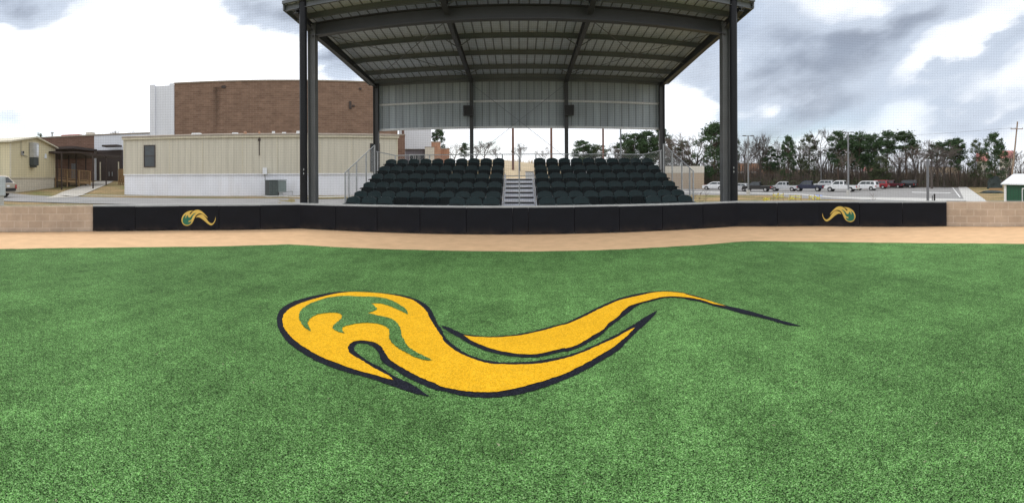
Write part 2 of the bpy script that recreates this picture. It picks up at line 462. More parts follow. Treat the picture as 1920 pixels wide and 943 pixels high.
pad_mat()
M['block'] = brick_mat('concrete_block', (0.42, 0.33, 0.25), (0.475, 0.38, 0.295), (0.525, 0.44, 0.355), 0.40, 0.20, 0.011, use_uv=True, var=0.22)
M['concrete'] = mat('pale_concrete', (0.50, 0.49, 0.46), 0.85, var=0.12, scale=2.5, bump=0.15)
M['concrete2'] = mat('walk_concrete', (0.44, 0.41, 0.36), 0.9, var=0.12, scale=1.0)
M['asphalt'] = mat('worn_asphalt', (0.25, 0.243, 0.235), 0.9, var=0.15, scale=0.6, bump=0.2, bscale=25)
M['paint'] = mat('white_line_paint', (0.75, 0.75, 0.73), 0.7, var=0.1, scale=3)
M['steel'] = mat('grey_painted_steel', (0.135, 0.150, 0.165), 0.5, metal=0.0, var=0.12, scale=2)
M['steel_dark'] = mat('charcoal_painted_steel', (0.030, 0.032, 0.033), 0.5, var=0.15, scale=2)
M['col_grey'] = mat('grey_column_paint', (0.12, 0.127, 0.13), 0.5, var=0.12, scale=2)
M['galv'] = mat('bright_zinc_trim', (0.66, 0.68, 0.70), 0.45, var=0.12, scale=4)
M['steel_light'] = mat('galvanised_steel', (0.42, 0.44, 0.45), 0.42, metal=0.35, var=0.15, scale=6)
M['roof_under'] = ribbed_mat('roof_sheet', (0.48, 0.54, 0.63), 0.62, rough=0.55, dark=0.30, xonly=True)
M['wall_sheet'] = ribbed_mat('back_wall_sheet', (0.34, 0.39, 0.42), 0.66, rough=0.5, dark=0.62, streak=0.25, xonly=True)
M['black_steel'] = mat('black_painted_pole', (0.005, 0.006, 0.009), 0.42, var=0.25, scale=3, spec=0.25)
M['net'] = mat('net_twine', (0.022, 0.023, 0.025), 0.8, var=0.0)
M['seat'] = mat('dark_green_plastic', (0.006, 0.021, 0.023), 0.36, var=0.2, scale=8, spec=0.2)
M['seat_pan'] = mat('shaded_seat_plastic', (0.003, 0.007, 0.008), 0.5, var=0.2, scale=8, spec=0.12)  # darker copy of the backrest plastic, shade put into the colour
M['seat_dark'] = mat('seat_bracket', (0.012, 0.016, 0.017), 0.5)
M['alu'] = mat('aluminium_plank', (0.82, 0.84, 0.90), 0.4, metal=0.15, var=0.08, scale=3)
M['rubber'] = mat('black_rubber', (0.02, 0.02, 0.02), 0.8)
M['black_plastic'] = mat('black_plastic', (0.015, 0.015, 0.016), 0.5)
M['brick'] = brick_mat('brown_brick', (0.178, 0.110, 0.076), (0.235, 0.150, 0.105), (0.27, 0.20, 0.155), 0.60, 0.20, 0.014, var=0.2,
                       stain=(-6.2, 10.7, 0.55, 6.5))
M['brick2'] = brick_mat('red_brown_brick', (0.145, 0.083, 0.060), (0.19, 0.11, 0.082), (0.25, 0.17, 0.13), 0.60, 0.20, 0.018, var=0.15)
M['brick3'] = brick_mat('orange_brick', (0.44, 0.22, 0.13), (0.50, 0.27, 0.17), (0.45, 0.33, 0.25), 0.6, 0.2, 0.02)
M['stucco'] = mat('white_stucco', (0.70, 0.72, 0.76), 0.85, var=0.05, scale=1.0, stretch=(1, 1, 0.3))
M['siding'] = ribbed_mat('beige_siding', (0.60, 0.56, 0.455), 0.40, rough=0.6, dark=0.91, streak=0.10)
M['siding_y'] = ribbed_mat('cream_siding', (0.66, 0.585, 0.38), 0.40, rough=0.6, dark=0.88, streak=0.08)
M['skirt'] = mat('white_skirting', (0.82, 0.84, 0.90), 0.7, var=0.06, scale=1.2, stretch=(1, 1, 0.4), dirt=((0.45, 0.38, 0.3), 1.5, 0.15))
M['trim'] = mat('roof_trim', (0.33, 0.28, 0.22), 0.6, var=0.15)
M['cream_trim'] = mat('cream_trim', (0.58, 0.53, 0.40), 0.6, var=0.1)
M['white'] = mat('white_paint', (0.78, 0.79, 0.80), 0.5, var=0.06)
M['glass'] = mat('window_glass', (0.03, 0.04, 0.045), 0.12, var=0.3, scale=2, spec=0.6)
M['ac'] = mat('grey_green_unit', (0.20, 0.25, 0.25), 0.5, var=0.12)
M['ac_dark'] = mat('condenser_grille', (0.05, 0.06, 0.06), 0.6)
M['brown_metal'] = mat('dark_brown_metal', (0.045, 0.030, 0.024), 0.6, var=0.2)
M['wood'] = mat('weathered_wood', (0.34, 0.22, 0.11), 0.85, var=0.2, scale=5)
M['pole_wood'] = mat('brown_wood_pole', (0.16, 0.085, 0.065), 0.9, var=0.25, scale=5, stretch=(1, 1, .2))
M['pole_wood2'] = mat('tan_wood_pole', (0.30, 0.22, 0.16), 0.9, var=0.25, scale=5, stretch=(1, 1, .2))
M['door_and_shade'] = mat('dark_door_and_shade', (0.035, 0.022, 0.018), 0.6)  # door colour, also used as painted shade for the entry
M['green_wall'] = ribbed_mat('green_shed_sheet', (0.012, 0.085, 0.045), 0.25, rough=0.45, dark=0.7)
M['roof_white'] = mat('white_metal_roof', (0.72, 0.74, 0.76), 0.4, var=0.05)
M['tan_wall'] = mat('tan_block_wall', (0.42, 0.33, 0.24), 0.85, var=0.08)
M['pale_wall'] = mat('pale_cream_fascia', (0.62, 0.58, 0.50), 0.8, var=0.06)
M['pink_roof'] = mat('faded_red_roof', (0.52, 0.19, 0.17), 0.7, var=0.1)
M['grey_roof'] = mat('grey_shingle_roof', (0.20, 0.20, 0.21), 0.85, var=0.15)
M['bark'] = mat('pine_bark', (0.11, 0.075, 0.055), 0.95, var=0.3, scale=3)
M['bark_grey'] = mat('grey_bark', (0.10, 0.082, 0.07), 0.95, var=0.3, scale=3)
M['twig'] = mat('bare_twigs', (0.115, 0.095, 0.085), 0.95, var=0.25, scale=0.6)
M['twig_brown'] = mat('russet_twigs', (0.150, 0.112, 0.092), 0.95, var=0.25, scale=0.6)
M['needle'] = mat('pine_needles', (0.052, 0.095, 0.038), 0.8, var=0.55, scale=0.55, spec=0.2)
M['needle2'] = mat('olive_needles', (0.078, 0.10, 0.045), 0.8, var=0.55, scale=0.55, spec=0.2)
M['red_leaf'] = mat('reddish_buds', (0.22, 0.11, 0.08), 0.8, var=0.3, scale=1)
M['thicket'] = mat('thicket_stems', (0.100, 0.080, 0.060), 0.95, var=0.45, scale=0.25)
M['tape'] = mat('yellow_tape', (0.72, 0.66, 0.08), 0.5, var=0.15)
M['tarp'] = mat('dark_green_tarp', (0.022, 0.034, 0.032), 0.7, var=0.3, scale=1)
M['tail'] = mat('tail_lamp', (0.40, 0.02, 0.02), 0.3)
M['lamp_glass'] = mat('head_lamp', (0.7, 0.72, 0.72), 0.2)
M['tyre'] = mat('tyre_rubber', (0.015, 0.015, 0.016), 0.85)
M['rim'] = mat('wheel_rim', (0.5, 0.5, 0.5), 0.35, metal=0.5)
M['emblem_gold'] = mat('emblem_gold', (0.62, 0.44, 0.09), 0.5, var=0.15, scale=5)
M['emblem_green'] = mat('emblem_green', (0.01, 0.14, 0.08), 0.5, var=0.1)
M['sign_white'] = mat('white_sign', (0.72, 0.76, 0.8), 0.5)
M['blue_paint'] = mat('blue_marking', (0.10, 0.20, 0.55), 0.7)


def ground_mat():
    m, N, L, B = new_mat('winter_grass')
    B.inputs['Roughness'].default_value = 0.95; B.inputs['Specular IOR Level'].default_value = 0.1
    tc = N.new('ShaderNodeTexCoord')
    n = N.new('ShaderNodeTexNoise'); n.inputs['Scale'].default_value = 0.22; n.inputs['Detail'].default_value = 10
    n.inputs['Roughness'].default_value = 0.68; L.new(tc.outputs['Object'], n.inputs['Vector'])
    r = N.new('ShaderNodeValToRGB'); L.new(n.outputs[0], r.inputs[0]); e = r.color_ramp.elements
    e[0].position = 0.36; e[0].color = (0.13, 0.145, 0.05, 1)
    e[1].position = 0.62; e[1].color = (0.36, 0.25, 0.13, 1)
    k = e.new(0.5); k.color = (0.25, 0.19, 0.095, 1)
    n2 = N.new('ShaderNodeTexNoise'); n2.inputs['Scale'].default_value = 9; n2.inputs['Detail'].default_value = 6
    L.new(tc.outputs['Object'], n2.inputs['Vector'])
    rr = N.new('ShaderNodeMapRange'); rr.inputs[1].default_value = 0.3; rr.inputs[2].default_value = 0.7
    rr.inputs[3].default_value = 0.7; rr.inputs[4].default_value = 1.3; L.new(n2.outputs[0], rr.inputs[0])
    s = N.new('ShaderNodeVectorMath'); s.operation = 'SCALE'; L.new(r.outputs[0], s.inputs[0]); L.new(rr.outputs[0], s.inputs['Scale'])
    L.new(s.outputs[0], B.inputs['Base Color'])
    return m


M['ground'] = ground_mat()

# ------------------------------------------------------------------ frames: stand (S) and school buildings (L)
A_S = 13.5 / F
ROT_S = -A_S
A_L = -0.53
ROT_L = -A_L


def sw(x, y, z=0.0):
    return Vector((x * cos(ROT_S) - y * sin(ROT_S), x * sin(ROT_S) + y * cos(ROT_S), z))


def lw(u, v, z=0.0):
    return Vector((u * cos(ROT_L) - v * sin(ROT_L), u * sin(ROT_L) + v * cos(ROT_L), z))


def lpos(px, v):
    """u coordinate on the plane at depth v of the school frame for a sight line"""
    return v * tan(azp(px) - A_L)


def lzz(px, py, v):
    r = v / cos(azp(px) - A_L)
    return zpx(px, py, r)


# ------------------------------------------------------------------ ground
def build_ground():
    rs = [0, 4, 8, 11, 13, 14.5, 15.5, 16.5, 17.5, 18.5, 20, 21, 22, 23, 24, 25, 26, 27, 28, 29, 31, 34, 37, 40, 43, 47, 52, 58, 65,
          72, 78, 85, 95, 110, 130, 155, 200, 300, 400, 600, 900, 1500, 3000]
    n = 240; vs = [(0, 0, -0.06)]
    for r in rs[1:]:
        for i in range(n):
            a = -pi + 2 * pi * i / n; p = pol(a, r); vs.append((p.x, p.y, tz(p.x, p.y)))
    fs = [(0, 1 + (i + 1) % n, 1 + i) for i in range(n)]
    for k in range(len(rs) - 2):
        b0 = 1 + k * n; b1 = b0 + n
        for i in range(n):
            j = (i + 1) % n; fs.append((b0 + i, b0 + j, b1 + j, b1 + i))
    m = MB(); m.add(vs, [tuple(reversed(f)) for f in fs], smooth=True)
    o = m.build('ground', M['ground']); tag(o, 'tan and green winter grass around the ballpark', kind='structure')


build_ground()


def drape(name, poly, mat_, lift, kind='structure', step=None, label=None):
    """a sheet over the land bounded by a polygon of world points, following tz()"""
    import bmesh
    bm = bmesh.new()
    vs = [bm.verts.new((p[0], p[1], 0)) for p in poly]
    bm.faces.new(vs)
    L0 = min(p[0] for p in poly), max(p[0] for p in poly), min(p[1] for p in poly), max(p[1] for p in poly)
    st = step or max(1.0, max(L0[1] - L0[0], L0[3] - L0[2]) / 40)
    for ax, lo, hi in ((0, L0[0], L0[1]), (1, L0[2], L0[3])):
        c = lo + st
        while c < hi:
            no = (1, 0, 0) if ax == 0 else (0, 1, 0); co = (c, 0, 0) if ax == 0 else (0, c, 0)
            bmesh.ops.bisect_plane(bm, geom=bm.verts[:] + bm.edges[:] + bm.faces[:], plane_co=co, plane_no=no)
            c += st
    for v in bm.verts: v.co.z = tz(v.co.x, v.co.y) + lift
    bmesh.ops.recalc_face_normals(bm, faces=bm.faces)
    for f in bm.faces:
        if f.normal.z < 0: f.normal_flip()
    me = bpy.data.meshes.new(name); bm.to_mesh(me); bm.free(); me.materials.append(mat_)
    o = bpy.data.objects.new(name, me); COL.objects.link(o)
    return tag(o, label, kind=kind)


# wall line, measured along its foot (pixel column, foot row)
WALL_PX = [(-120, 434.6), (0, 434.5), (174, 433.2), (334, 431.6), (563, 428.2)]
WALL_PX_R = [(1383, 424.2), (1535, 423.6), (1775, 424.2), (1920, 424.6), (2040, 425)]
WL_L = [gp(*p) for p in WALL_PX]
WL_R = [gp(*p) for p in WALL_PX_R]
cl, cr = WL_L[-1], WL_R[0]
WALL = [Vector((p.x, p.y, 0)) for p in WL_L + WL_R]
# extend both wings behind the camera
WALL = [WALL[0] + (WALL[0] - WALL[1]).normalized() * 6] + WALL + [WALL[-1] + (WALL[-1] - WALL[-2]).normalized() * 6]


def flat_sheet(name, pts, mat_, z, label):
    import bmesh
    bm = bmesh.new(); f = bm.faces.new([bm.verts.new((p[0], p[1], z)) for p in pts]); f.normal_update()
    if f.normal.z < 0: f.normal_flip()
    bmesh.ops.triangulate(bm, faces=bm.faces)
    me = bpy.data.meshes.new(name); bm.to_mesh(me); bm.free(); me.materials.append(mat_)
    o = bpy.data.objects.new(name, me); COL.objects.link(o)
    return tag(o, label, kind='structure')


flat_sheet('warning_track', [WALL[0] + Vector((0, -40, 0))] + [p * 1.008 for p in WALL] + [WALL[-1] + Vector((0, -40, 0))], M['clay'], 0.0,
           'orange tan clay warning track along the backstop')
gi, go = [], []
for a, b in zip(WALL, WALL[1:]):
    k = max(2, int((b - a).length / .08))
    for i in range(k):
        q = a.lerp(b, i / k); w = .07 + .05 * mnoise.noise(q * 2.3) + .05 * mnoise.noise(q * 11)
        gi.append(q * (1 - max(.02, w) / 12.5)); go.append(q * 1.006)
flat_sheet('gravel_edge', gi + go[::-1], mat('grey_grit', (0.30, 0.235, 0.17), .95, var=.35, scale=30, bump=.6, bscale=60), 0.004, 'grey grit lying along the foot of the backstop wall')  # grit band, its dark tone doubling as the wall's contact shadow
EDGE = [(0, 468), (100, 466.2), (250, 464.6), (400, 463), (500, 460.3), (540, 459), (580, 461), (640, 464.8), (720, 468), (800, 470), (880, 471.6),
        (973, 472.6), (1080, 471.4), (1160, 468.8), (1240, 464.4), (1320, 459.8), (1380, 454.5), (1413, 452.8), (1460, 453.6), (1600, 455.2), (1760, 457), (1920, 458.2)]
ep = []
for (a, ya), (b, yb) in zip(EDGE, EDGE[1:]):
    k = 14
    for i in range(k):
        t = i / k; p = gp(lerp(a, b, t), lerp(ya, yb, t)); w = mnoise.noise(p * 3.1) * 0.03 + mnoise.noise(p * 14) * 0.018
        q = p * (1 + w / p.length); ep.append(q)
ep.append(gp(*EDGE[-1]))
flat_sheet('turf_field', [ep[0] + Vector((-3, -30, 0))] + ep + [ep[-1] + Vector((3, -30, 0))], M['turf'], 0.012, 'green artificial turf of the infield')

# ------------------------------------------------------------------ turf emblem
def cA(x, y): return (500 + x / 3.7706, 520 + y / 3.7706)
def cB(x, y): return (800 + x / 4.1, 540 + y / 4.1)
def cC(x, y): return (1060 + x / 4.9625, 530 + y / 4.9625)
def cT(x, y): return (1000 + x / 3.367, 500 + y / 3.367)
def seq(f, s):
    v = [float(t) for t in s.replace(';', ' ').replace(',', ' ').split()]
    return [f(v[i], v[i + 1]) for i in range(0, len(v), 2)]


BLK1 = (seq(cA, "68,320;72,272;98,232;150,195;210,170;300,145;400,125;480,112;560,107;640,108;760,115;880,125;960,135;1030,155;1090,180;1140,215;1170,260;1195,320;1214,352") +
        seq(cB, "104,312;125,365;155,412;210,455;270,500;340,535;420,562;520,580;620,587;720,583;830,575;940,560") +
        seq(cC, "0,695;100,665;200,625;300,580;400,530;500,480;600,420;660,385;740,330;850,270;820,320;740,400;650,480;560,570;480,650;380,715;280,775;180,830;80,880;0,915") +
        seq(cB, "1020,735;900,780;760,820;620,848;480,860;360,855;250,842;150,815") +
        seq(cA, "1180,808;1100,775;1030,745;950,700;880,655;830,625;800,590;790,550;760,515;720,490;680,478;640,480;615,500;615,525;640,550;680,580;740,620;800,650;860,690;920,725;990,755;1050,790;1110,830;1145,857;1060,840;960,810;870,778;780,745;680,715;600,695;500,665;420,635;340,600;270,560;200,515;140,465;100,410;75,365"))
GLD1 = (seq(cA, "108,320;115,280;150,240;210,205;290,175;380,150;470,128;560,115;640,113;760,119;870,132;960,150;1030,172;1085,210;1125,250;1148,300;1178,350;1210,400;1240,440") +
        seq(cB, "115,405;160,455;220,500;300,540;390,575;480,598;600,605;730,605;850,600;960,580") +
        seq(cC, "0,722;100,690;200,650;300,605;400,560;500,510;560,475;640,435;610,470;560,520;500,570;430,625;340,680;250,735;150,790;60,835;0,865") +
        seq(cB, "960,710;820,755;700,785;560,815;430,822;320,815;210,800;100,775") +
        seq(cA, "1200,775;1130,745;1060,715;980,670;910,630;860,590;830,545;800,500;760,475;700,462;630,462;590,480;570,510;580,545;620,575;680,610;740,650;800,680;860,715;890,742;820,725;740,700;660,680;580,655;490,620;410,590;330,550;250,500;190,455;140,400;115,360"))
BLK2 = (seq(cB, "97,297;150,310;210,335;270,362;340,374;450,384;560,382;680,369;800,347;900,320;1000,295") +
        seq(cC, "0,385;100,340;200,290;300,240;400,195;500,155;600,130;700,108;800,95;900,90;1000,93;1100,105") +
        seq(cT, "960,175;1050,200;1130,230;1220,255;1330,280;1450,315;1550,345;1620,365;1700,388;1600,378;1500,350;1400,325;1300,302;1220,278;1140,258;1050,230;960,214") +
        seq(cC, "1100,158;1000,151;900,158;800,185;720,203;650,237;590,285;530,330;470,380;400,430;330,500;250,550;160,600;80,635;0,660") +
        seq(cB, "1050,500;950,525;850,545;740,548;620,535;520,515;420,485;340,450;270,410;210,375;150,340"))
GLD2 = (seq(cB, "275,378;350,388;480,395;600,390;720,378;830,355;930,330;1030,300") +
        seq(cC, "0,405;100,365;200,318;300,265;400,220;500,178;600,153;700,130;800,108;900,98;1000,102;1100,113") +
        seq(cT, "960,184;1030,203;1090,220;1150,240;1215,260;1130,244;1050,218;960,203") +
        seq(cC, "1100,149;1000,142;900,148;820,165;730,190;640,215;580,240;520,290;470,345;400,395;340,460;260,505;180,555;100,600;0,632") +
        seq(cB, "1050,478;940,505;840,525;730,525;620,512;520,490;430,460;350,425"))
FLM = seq(cA, "225,290;240,245;290,205;350,180;430,155;540,143;640,147;760,150;840,162;900,185;950,215;985,245;992,275;960,260;910,235;860,215;800,198;735,197;780,232;760,250;712,265;780,283;860,300;900,320;935,360;945,410;965,460;990,500;1020,525;1060,550;1110,575;1170,605;1100,602;1040,580;980,550;920,515;880,480;860,440;862,395;845,370;800,348;740,338;660,338;590,350;540,365;530,385;545,410;500,400;460,375;470,350;500,325;525,300;525,280;490,265;430,265;360,275;310,300;288,330;290,360;312,397;270,375;240,340")


def smooth_loop(P, k=5):
    out = []; n = len(P)
    for i in range(n):
        p0, p1, p2, p3 = (Vector((*P[(i + j) % n], 0)) for j in (-1, 0, 1, 2))
        d1 = (p1 - p0).normalized().dot((p2 - p1).normalized()); d2 = (p2 - p1).normalized().dot((p3 - p2).normalized())
        m1 = (p2 - p0) * 0.5 if d1 > 0.35 else (p2 - p1); m2 = (p3 - p1) * 0.5 if d2 > 0.35 else (p2 - p1)
        L_ = (p2 - p1).length
        for m_ in (m1, m2):
            if m_.length > L_ * 1.3: m_.normalize(); m_ *= L_ * 1.3
        for s in range(k):
            t = s / k; h = (2 * t**3 - 3 * t**2 + 1, t**3 - 2 * t**2 + t, -2 * t**3 + 3 * t**2, t**3 - t**2)
            out.append(p1 * h[0] + m1 * h[1] + p2 * h[2] + m2 * h[3])
    return out


def inlay(name, P, mat_, z, parent, jag=0.012):
    import bmesh
    L_ = [gp(p.x, p.y) for p in smooth_loop(P)]
    fine = []
    for a, b in zip(L_, L_[1:] + L_[:1]):
        k = max(1, int((b - a).length / 0.022))
        for i in range(k): fine.append(a.lerp(b, i / k))
    pts = []
    for i, p in enumerate(fine):
        d = (fine[(i + 1) % len(fine)] - fine[i - 1]).normalized(); nn = Vector((-d.y, d.x, 0))
        pts.append(p + nn * random.uniform(-jag, jag))
    bm = bmesh.new(); base = parent.location
    f = bm.faces.new([bm.verts.new((p.x - base.x, p.y - base.y, z)) for p in pts]); f.normal_update()
    if f.normal.z < 0: f.normal_flip()
    bmesh.ops.triangulate(bm, faces=bm.faces, ngon_method='EAR_CLIP')
    me = bpy.data.meshes.new(name); bm.to_mesh(me); bm.free(); me.materials.append(mat_)
    o = bpy.data.objects.new(name, me); COL.objects.link(o); o.parent = parent
    return o


emb = thing('field_emblem', gp(900, 650), 'huge gold comet emblem with black outline sewn into the green turf', 'field emblem')
inlay('outline', BLK1, M['turf_black'], 0.016, emb, 0.004); inlay('outline', BLK2, M['turf_black'], 0.0164, emb, 0.004)
inlay('gold_infill', GLD1, M['turf_gold'], 0.020, emb, 0.004); inlay('gold_infill', GLD2, M['turf_gold'], 0.0204, emb, 0.004)
inlay('flame', FLM, M['turf'], 0.024, emb, 0.005)

# ------------------------------------------------------------------ backstop walls and pads
WALL_H = 0.715


def wall_strip(name, pts, mat_, label, h=WALL_H, th=0.2, cap=True, group='walls around the backstop'):
    c = pts[len(pts) // 2]
    t = thing(name, (c.x, c.y, 0), label, 'wall', group)
    offs = []
    for i, p in enumerate(pts):
        d = Vector((0, 0, 0))
        if i > 0: d += (pts[i] - pts[i - 1]).normalized()
        if i < len(pts) - 1: d += (pts[i + 1] - pts[i]).normalized()
        d.normalize(); offs.append(Vector((-d.y, d.x, 0)))
    m = MB(); u = 0
    up = Vector((0, 0, h))
    for i in range(len(pts) - 1):
        a, b = pts[i], pts[i + 1]; a2, b2 = a + offs[i] * th, b + offs[i + 1] * th; l = (b - a).length
        m.face([a, b, b + up, a + up], [(u, -.1), (u + l, -.1), (u + l, h - .1), (u, h - .1)])
        m.face([b2, a2, a2 + up, b2 + up], [(u + l, -.1), (u, -.1), (u, h - .1), (u + l, h - .1)])
        m.face([a + up, b + up, b2 + up, a2 + up], [(u, h - .1), (u + l, h - .1), (u + l, h), (u, h)])
        u += l
    for i in (0, -1):
        a, a2 = pts[i], pts[i] + offs[i] * th
        m.face([a, a2, a2 + up, a + up], [(0, 0), (.2, 0), (.2, h), (0, h)])
    m.build('blockwork' if cap else 'core', mat_, t, world=True)
    return t


def along(pts, px):
    """point on the wall line under sight line px"""
    a = azp(px); d = Vector((sin(a), cos(a), 0))
    for p, q in zip(pts, pts[1:]):
        e = q - p; den = d.x * (-e.y) + d.y * e.x
        if abs(den) < 1e-9: continue
        t = (p.x * (-e.y) + p.y * e.x) / den; s = (d.x * p.y - d.y * p.x) / (-den) if den else 0
        s = ((d * t - p).dot(e)) / e.length_squared
        if t > 0 and -1e-6 <= s <= 1 + 1e-6: return d * t
    return d * 12.5


pl, pr = along(WALL, 174), along(WALL, 1774.5)
left_pts = [p for p in WALL if atan2(p.x, p.y) < azp(174) - 1e-3] + [pl]
right_pts = [pr] + [p for p in WALL if atan2(p.x, p.y) > azp(1774.5) + 1e-3]
mid_pts = [pl] + [p for p in WALL if azp(174) + 1e-3 < atan2(p.x, p.y) < azp(1774.5) - 1e-3] + [pr]
wall_strip('block_wall', left_pts, M['block'], 'low tan concrete block wall at the left end of the black pads')
wall_strip('block_wall', right_pts, M['block'], 'low tan concrete block wall at the right end, in front of the green shed')
wall_strip('concrete_wall', [p * 1.006 for p in mid_pts], M['concrete'], 'pale concrete wall whose top edge shows above the black pads', h=0.73)

PADS = [174, 253, 334, 410, 487, 563, 631, 708, 788, 874.5, 961, 990, 1076, 1160, 1240.5, 1316, 1383, 1457, 1535, 1612, 1692, 1774.5]
ordn = ['first', 'second', 'third', 'fourth', 'fifth', 'sixth', 'seventh', 'eighth', 'ninth', 'tenth', 'eleventh', 'twelfth']
EM = {
    'gold': [seq(lambda x, y: (x, y), "305,540;318,455;360,375;430,310;520,265;660,245;590,290;545,335;560,365;600,330;650,270;720,235;800,228;880,255;950,310;1010,370;1060,430;1090,480;1030,430;950,370;880,340;810,345;750,385;710,440;680,500;650,570;600,640;530,685;460,700;390,680;335,630"),
             seq(lambda x, y: (x, y), "730,460;780,400;860,365;940,375;1010,440;1070,530;1130,600;1190,630;1240,610;1280,560;1300,500;1318,430;1315,520;1290,590;1240,660;1180,690;1110,660;1020,590;940,520;860,465;790,445")],
    'green': [seq(lambda x, y: (x, y), "340,540;355,460;400,395;460,350;430,400;425,470;445,475;450,420;500,380;500,420;530,455;570,450;590,420;620,380;680,335;740,310;680,365;640,420;615,480;590,520;550,540;505,545;530,565;500,600;560,580;600,560;580,620;530,660;460,670;390,650;350,600")],
}


def pad_emblem(parent, ln, mirror):
    import bmesh
    t = bpy.data.objects.new('emblem', None); COL.objects.link(t); t.parent = parent
    w = 0.98; sc = w / 1013.0
    for nm, loops, mt, y in (('gold_shape', EM['gold'], M['emblem_gold'], -0.0735), ('green_ball', EM['green'], M['emblem_green'], -0.0765)):
        bm = bmesh.new()
        for lp in loops:
            P = smooth_loop([(p[0], p[1]) for p in lp], 3)
            vs = []
            for p in P:
                x = (p.x - 811) * sc * (-1 if mirror else 1); z = (467 - p.y) * sc * 1.0
                vs.append(bm.verts.new((x + ln / 2, y, z + 0.36)))
            f = bm.faces.new(vs); f.normal_update()
            if f.normal.y > 0: f.normal_flip()
        bmesh.ops.triangulate(bm, faces=bm.faces, ngon_method='EAR_CLIP')
        me = bpy.data.meshes.new(nm); bm.to_mesh(me); bm.free(); me.materials.append(mt)
        o = bpy.data.objects.new(nm, me); COL.objects.link(o); o.parent = t
    return t


for i, (a, b) in enumerate(zip(PADS, PADS[1:])):
    p, q = along(WALL, a), along(WALL, b)
    d = (q - p); ln = d.length; rz = atan2(d.y, d.x)
    em = (i == 2) or (i == 18)
    if i == 2: lb = 'black padded wall panel with gold comet emblem, left of the stand'
    elif i == 18: lb = 'black padded wall panel with mirrored gold comet emblem, right of the stand'
    elif i == 10: lb = 'narrow black padded wall panel in front of the aisle steps'
    elif i < 10: lb = 'plain black padded wall panel, %s from the left block wall' % ordn[i]
    else: lb = 'plain black padded wall panel, %s from the right block wall' % ordn[20 - i]
    t = thing('wall_pad', p, lb, 'wall pad', 'black pads along the backstop wall', rz)
    g = 0.002
    m = MB(); m.box(g, ln - g, -0.07, -0.004, 0.025, 0.70 + random.uniform(-.004, .004)); m.build('cushion', M['pad'], t, bevel=0.014)
    if em: pad_emblem(t, ln, i == 18)

# ------------------------------------------------------------------ backstop net and its poles
def net():
    line = [p + (p.normalized() * 0.12) for p in WALL[1:-1]]
    # straight run in front of the stand, poles stand at the two corners
    m = MB(); sp = 0.048; w = 0.0021; z0, z1 = 0.74, 8.2
    for a, b in zip(line, line[1:]):
        L_ = (b - a).length; k = max(1, round(L_ / sp)); e = (b - a) / L_; nn = Vector((-e.y, e.x, 0))
        for i in range(k):
            p = a.lerp(b, (i + .5) / k)
            q = [p + e * (w / 2), p + nn * (w / 2), p - e * (w / 2), p - nn * (w / 2)]
            lo = [Vector((v.x, v.y, z0)) for v in q]; hi = [Vector((v.x, v.y, z1)) for v in q]
            m.add(lo + hi, [(j, (j + 1) % 4, 4 + (j + 1) % 4, 4 + j) for j in range(4)])
        segs = max(1, round(L_ / 1.5))
        z = z0
        while z < z1:
            for s in range(segs):
                u, v = a.lerp(b, s / segs), a.lerp(b, (s + 1) / segs)
                lo = [u + nn * (w / 2), u + Vector((0, 0, w / 2)), u - nn * (w / 2), u - Vector((0, 0, w / 2))]
                hi = [c + (v - u) for c in lo]
                m.add([c + Vector((0, 0, z)) for c in lo + hi], [(j, (j + 1) % 4, 4 + (j + 1) % 4, 4 + j) for j in range(4)])
            z += sp
    c = line[len(line) // 2]
    t = thing('backstop_net', (c.x, c.y, 0.74), 'fine dark backstop netting rising from the wall across the whole view', 'net')
    m.build('mesh_panel', M['net'], t, world=True)
    for z in (z0, z1):
        mb = MB()
        for a, b in zip(line, line[1:]): mb.tube((a.x, a.y, z), (b.x, b.y, z), 0.005, n=6, cap=False)
        mb.build('border_cable', M['steel_light'], t, world=True)


net()


def net_pole(px, label):
    a = azp(px); p = pol(a, 13.42)
    t = thing('net_pole', (p.x, p.y, 0), label, 'pole', 'poles holding up the backstop net')
    m = MB(); m.tube((0, 0, -0.1), (0, 0, 8.4), 0.118, 0.118, n=28); m.build('shaft', M['black_steel'], t)
    m = MB(); m.tube((0, 0, 0.0), (0, 0, 0.03), 0.22, 0.22, n=20); m.build('base_plate', M['black_steel'], t)
    m = MB(); m.tube((0, 0, 8.4), (0, 0, 8.46), 0.13, 0.06, n=20); m.build('cap', M['black_steel'], t)
    for z in (1.74, 1.62):
        m = MB(); f = -p.normalized(); c = Vector((f.x * .118, f.y * .118, z))
        m.tube(c, c + f * 0.04, 0.018, n=8); m.tube(c + f * .04 + Vector((0, 0, -.03)), c + f * .04 + Vector((0, 0, .03)), 0.009, n=6)
        m.build('cable_cleat', M['steel_light'], t)


net_pole(569.5, 'tall round black net pole at the left corner of the stand')
net_pole(1376, 'tall round black net pole at the right corner of the stand')

# ------------------------------------------------------------------ canopy over the stand
XC, YF, YB = 6.5, 12.95, 19.45


def can_purlin(y): return 6.52 - 0.115 * (y - 12.9)


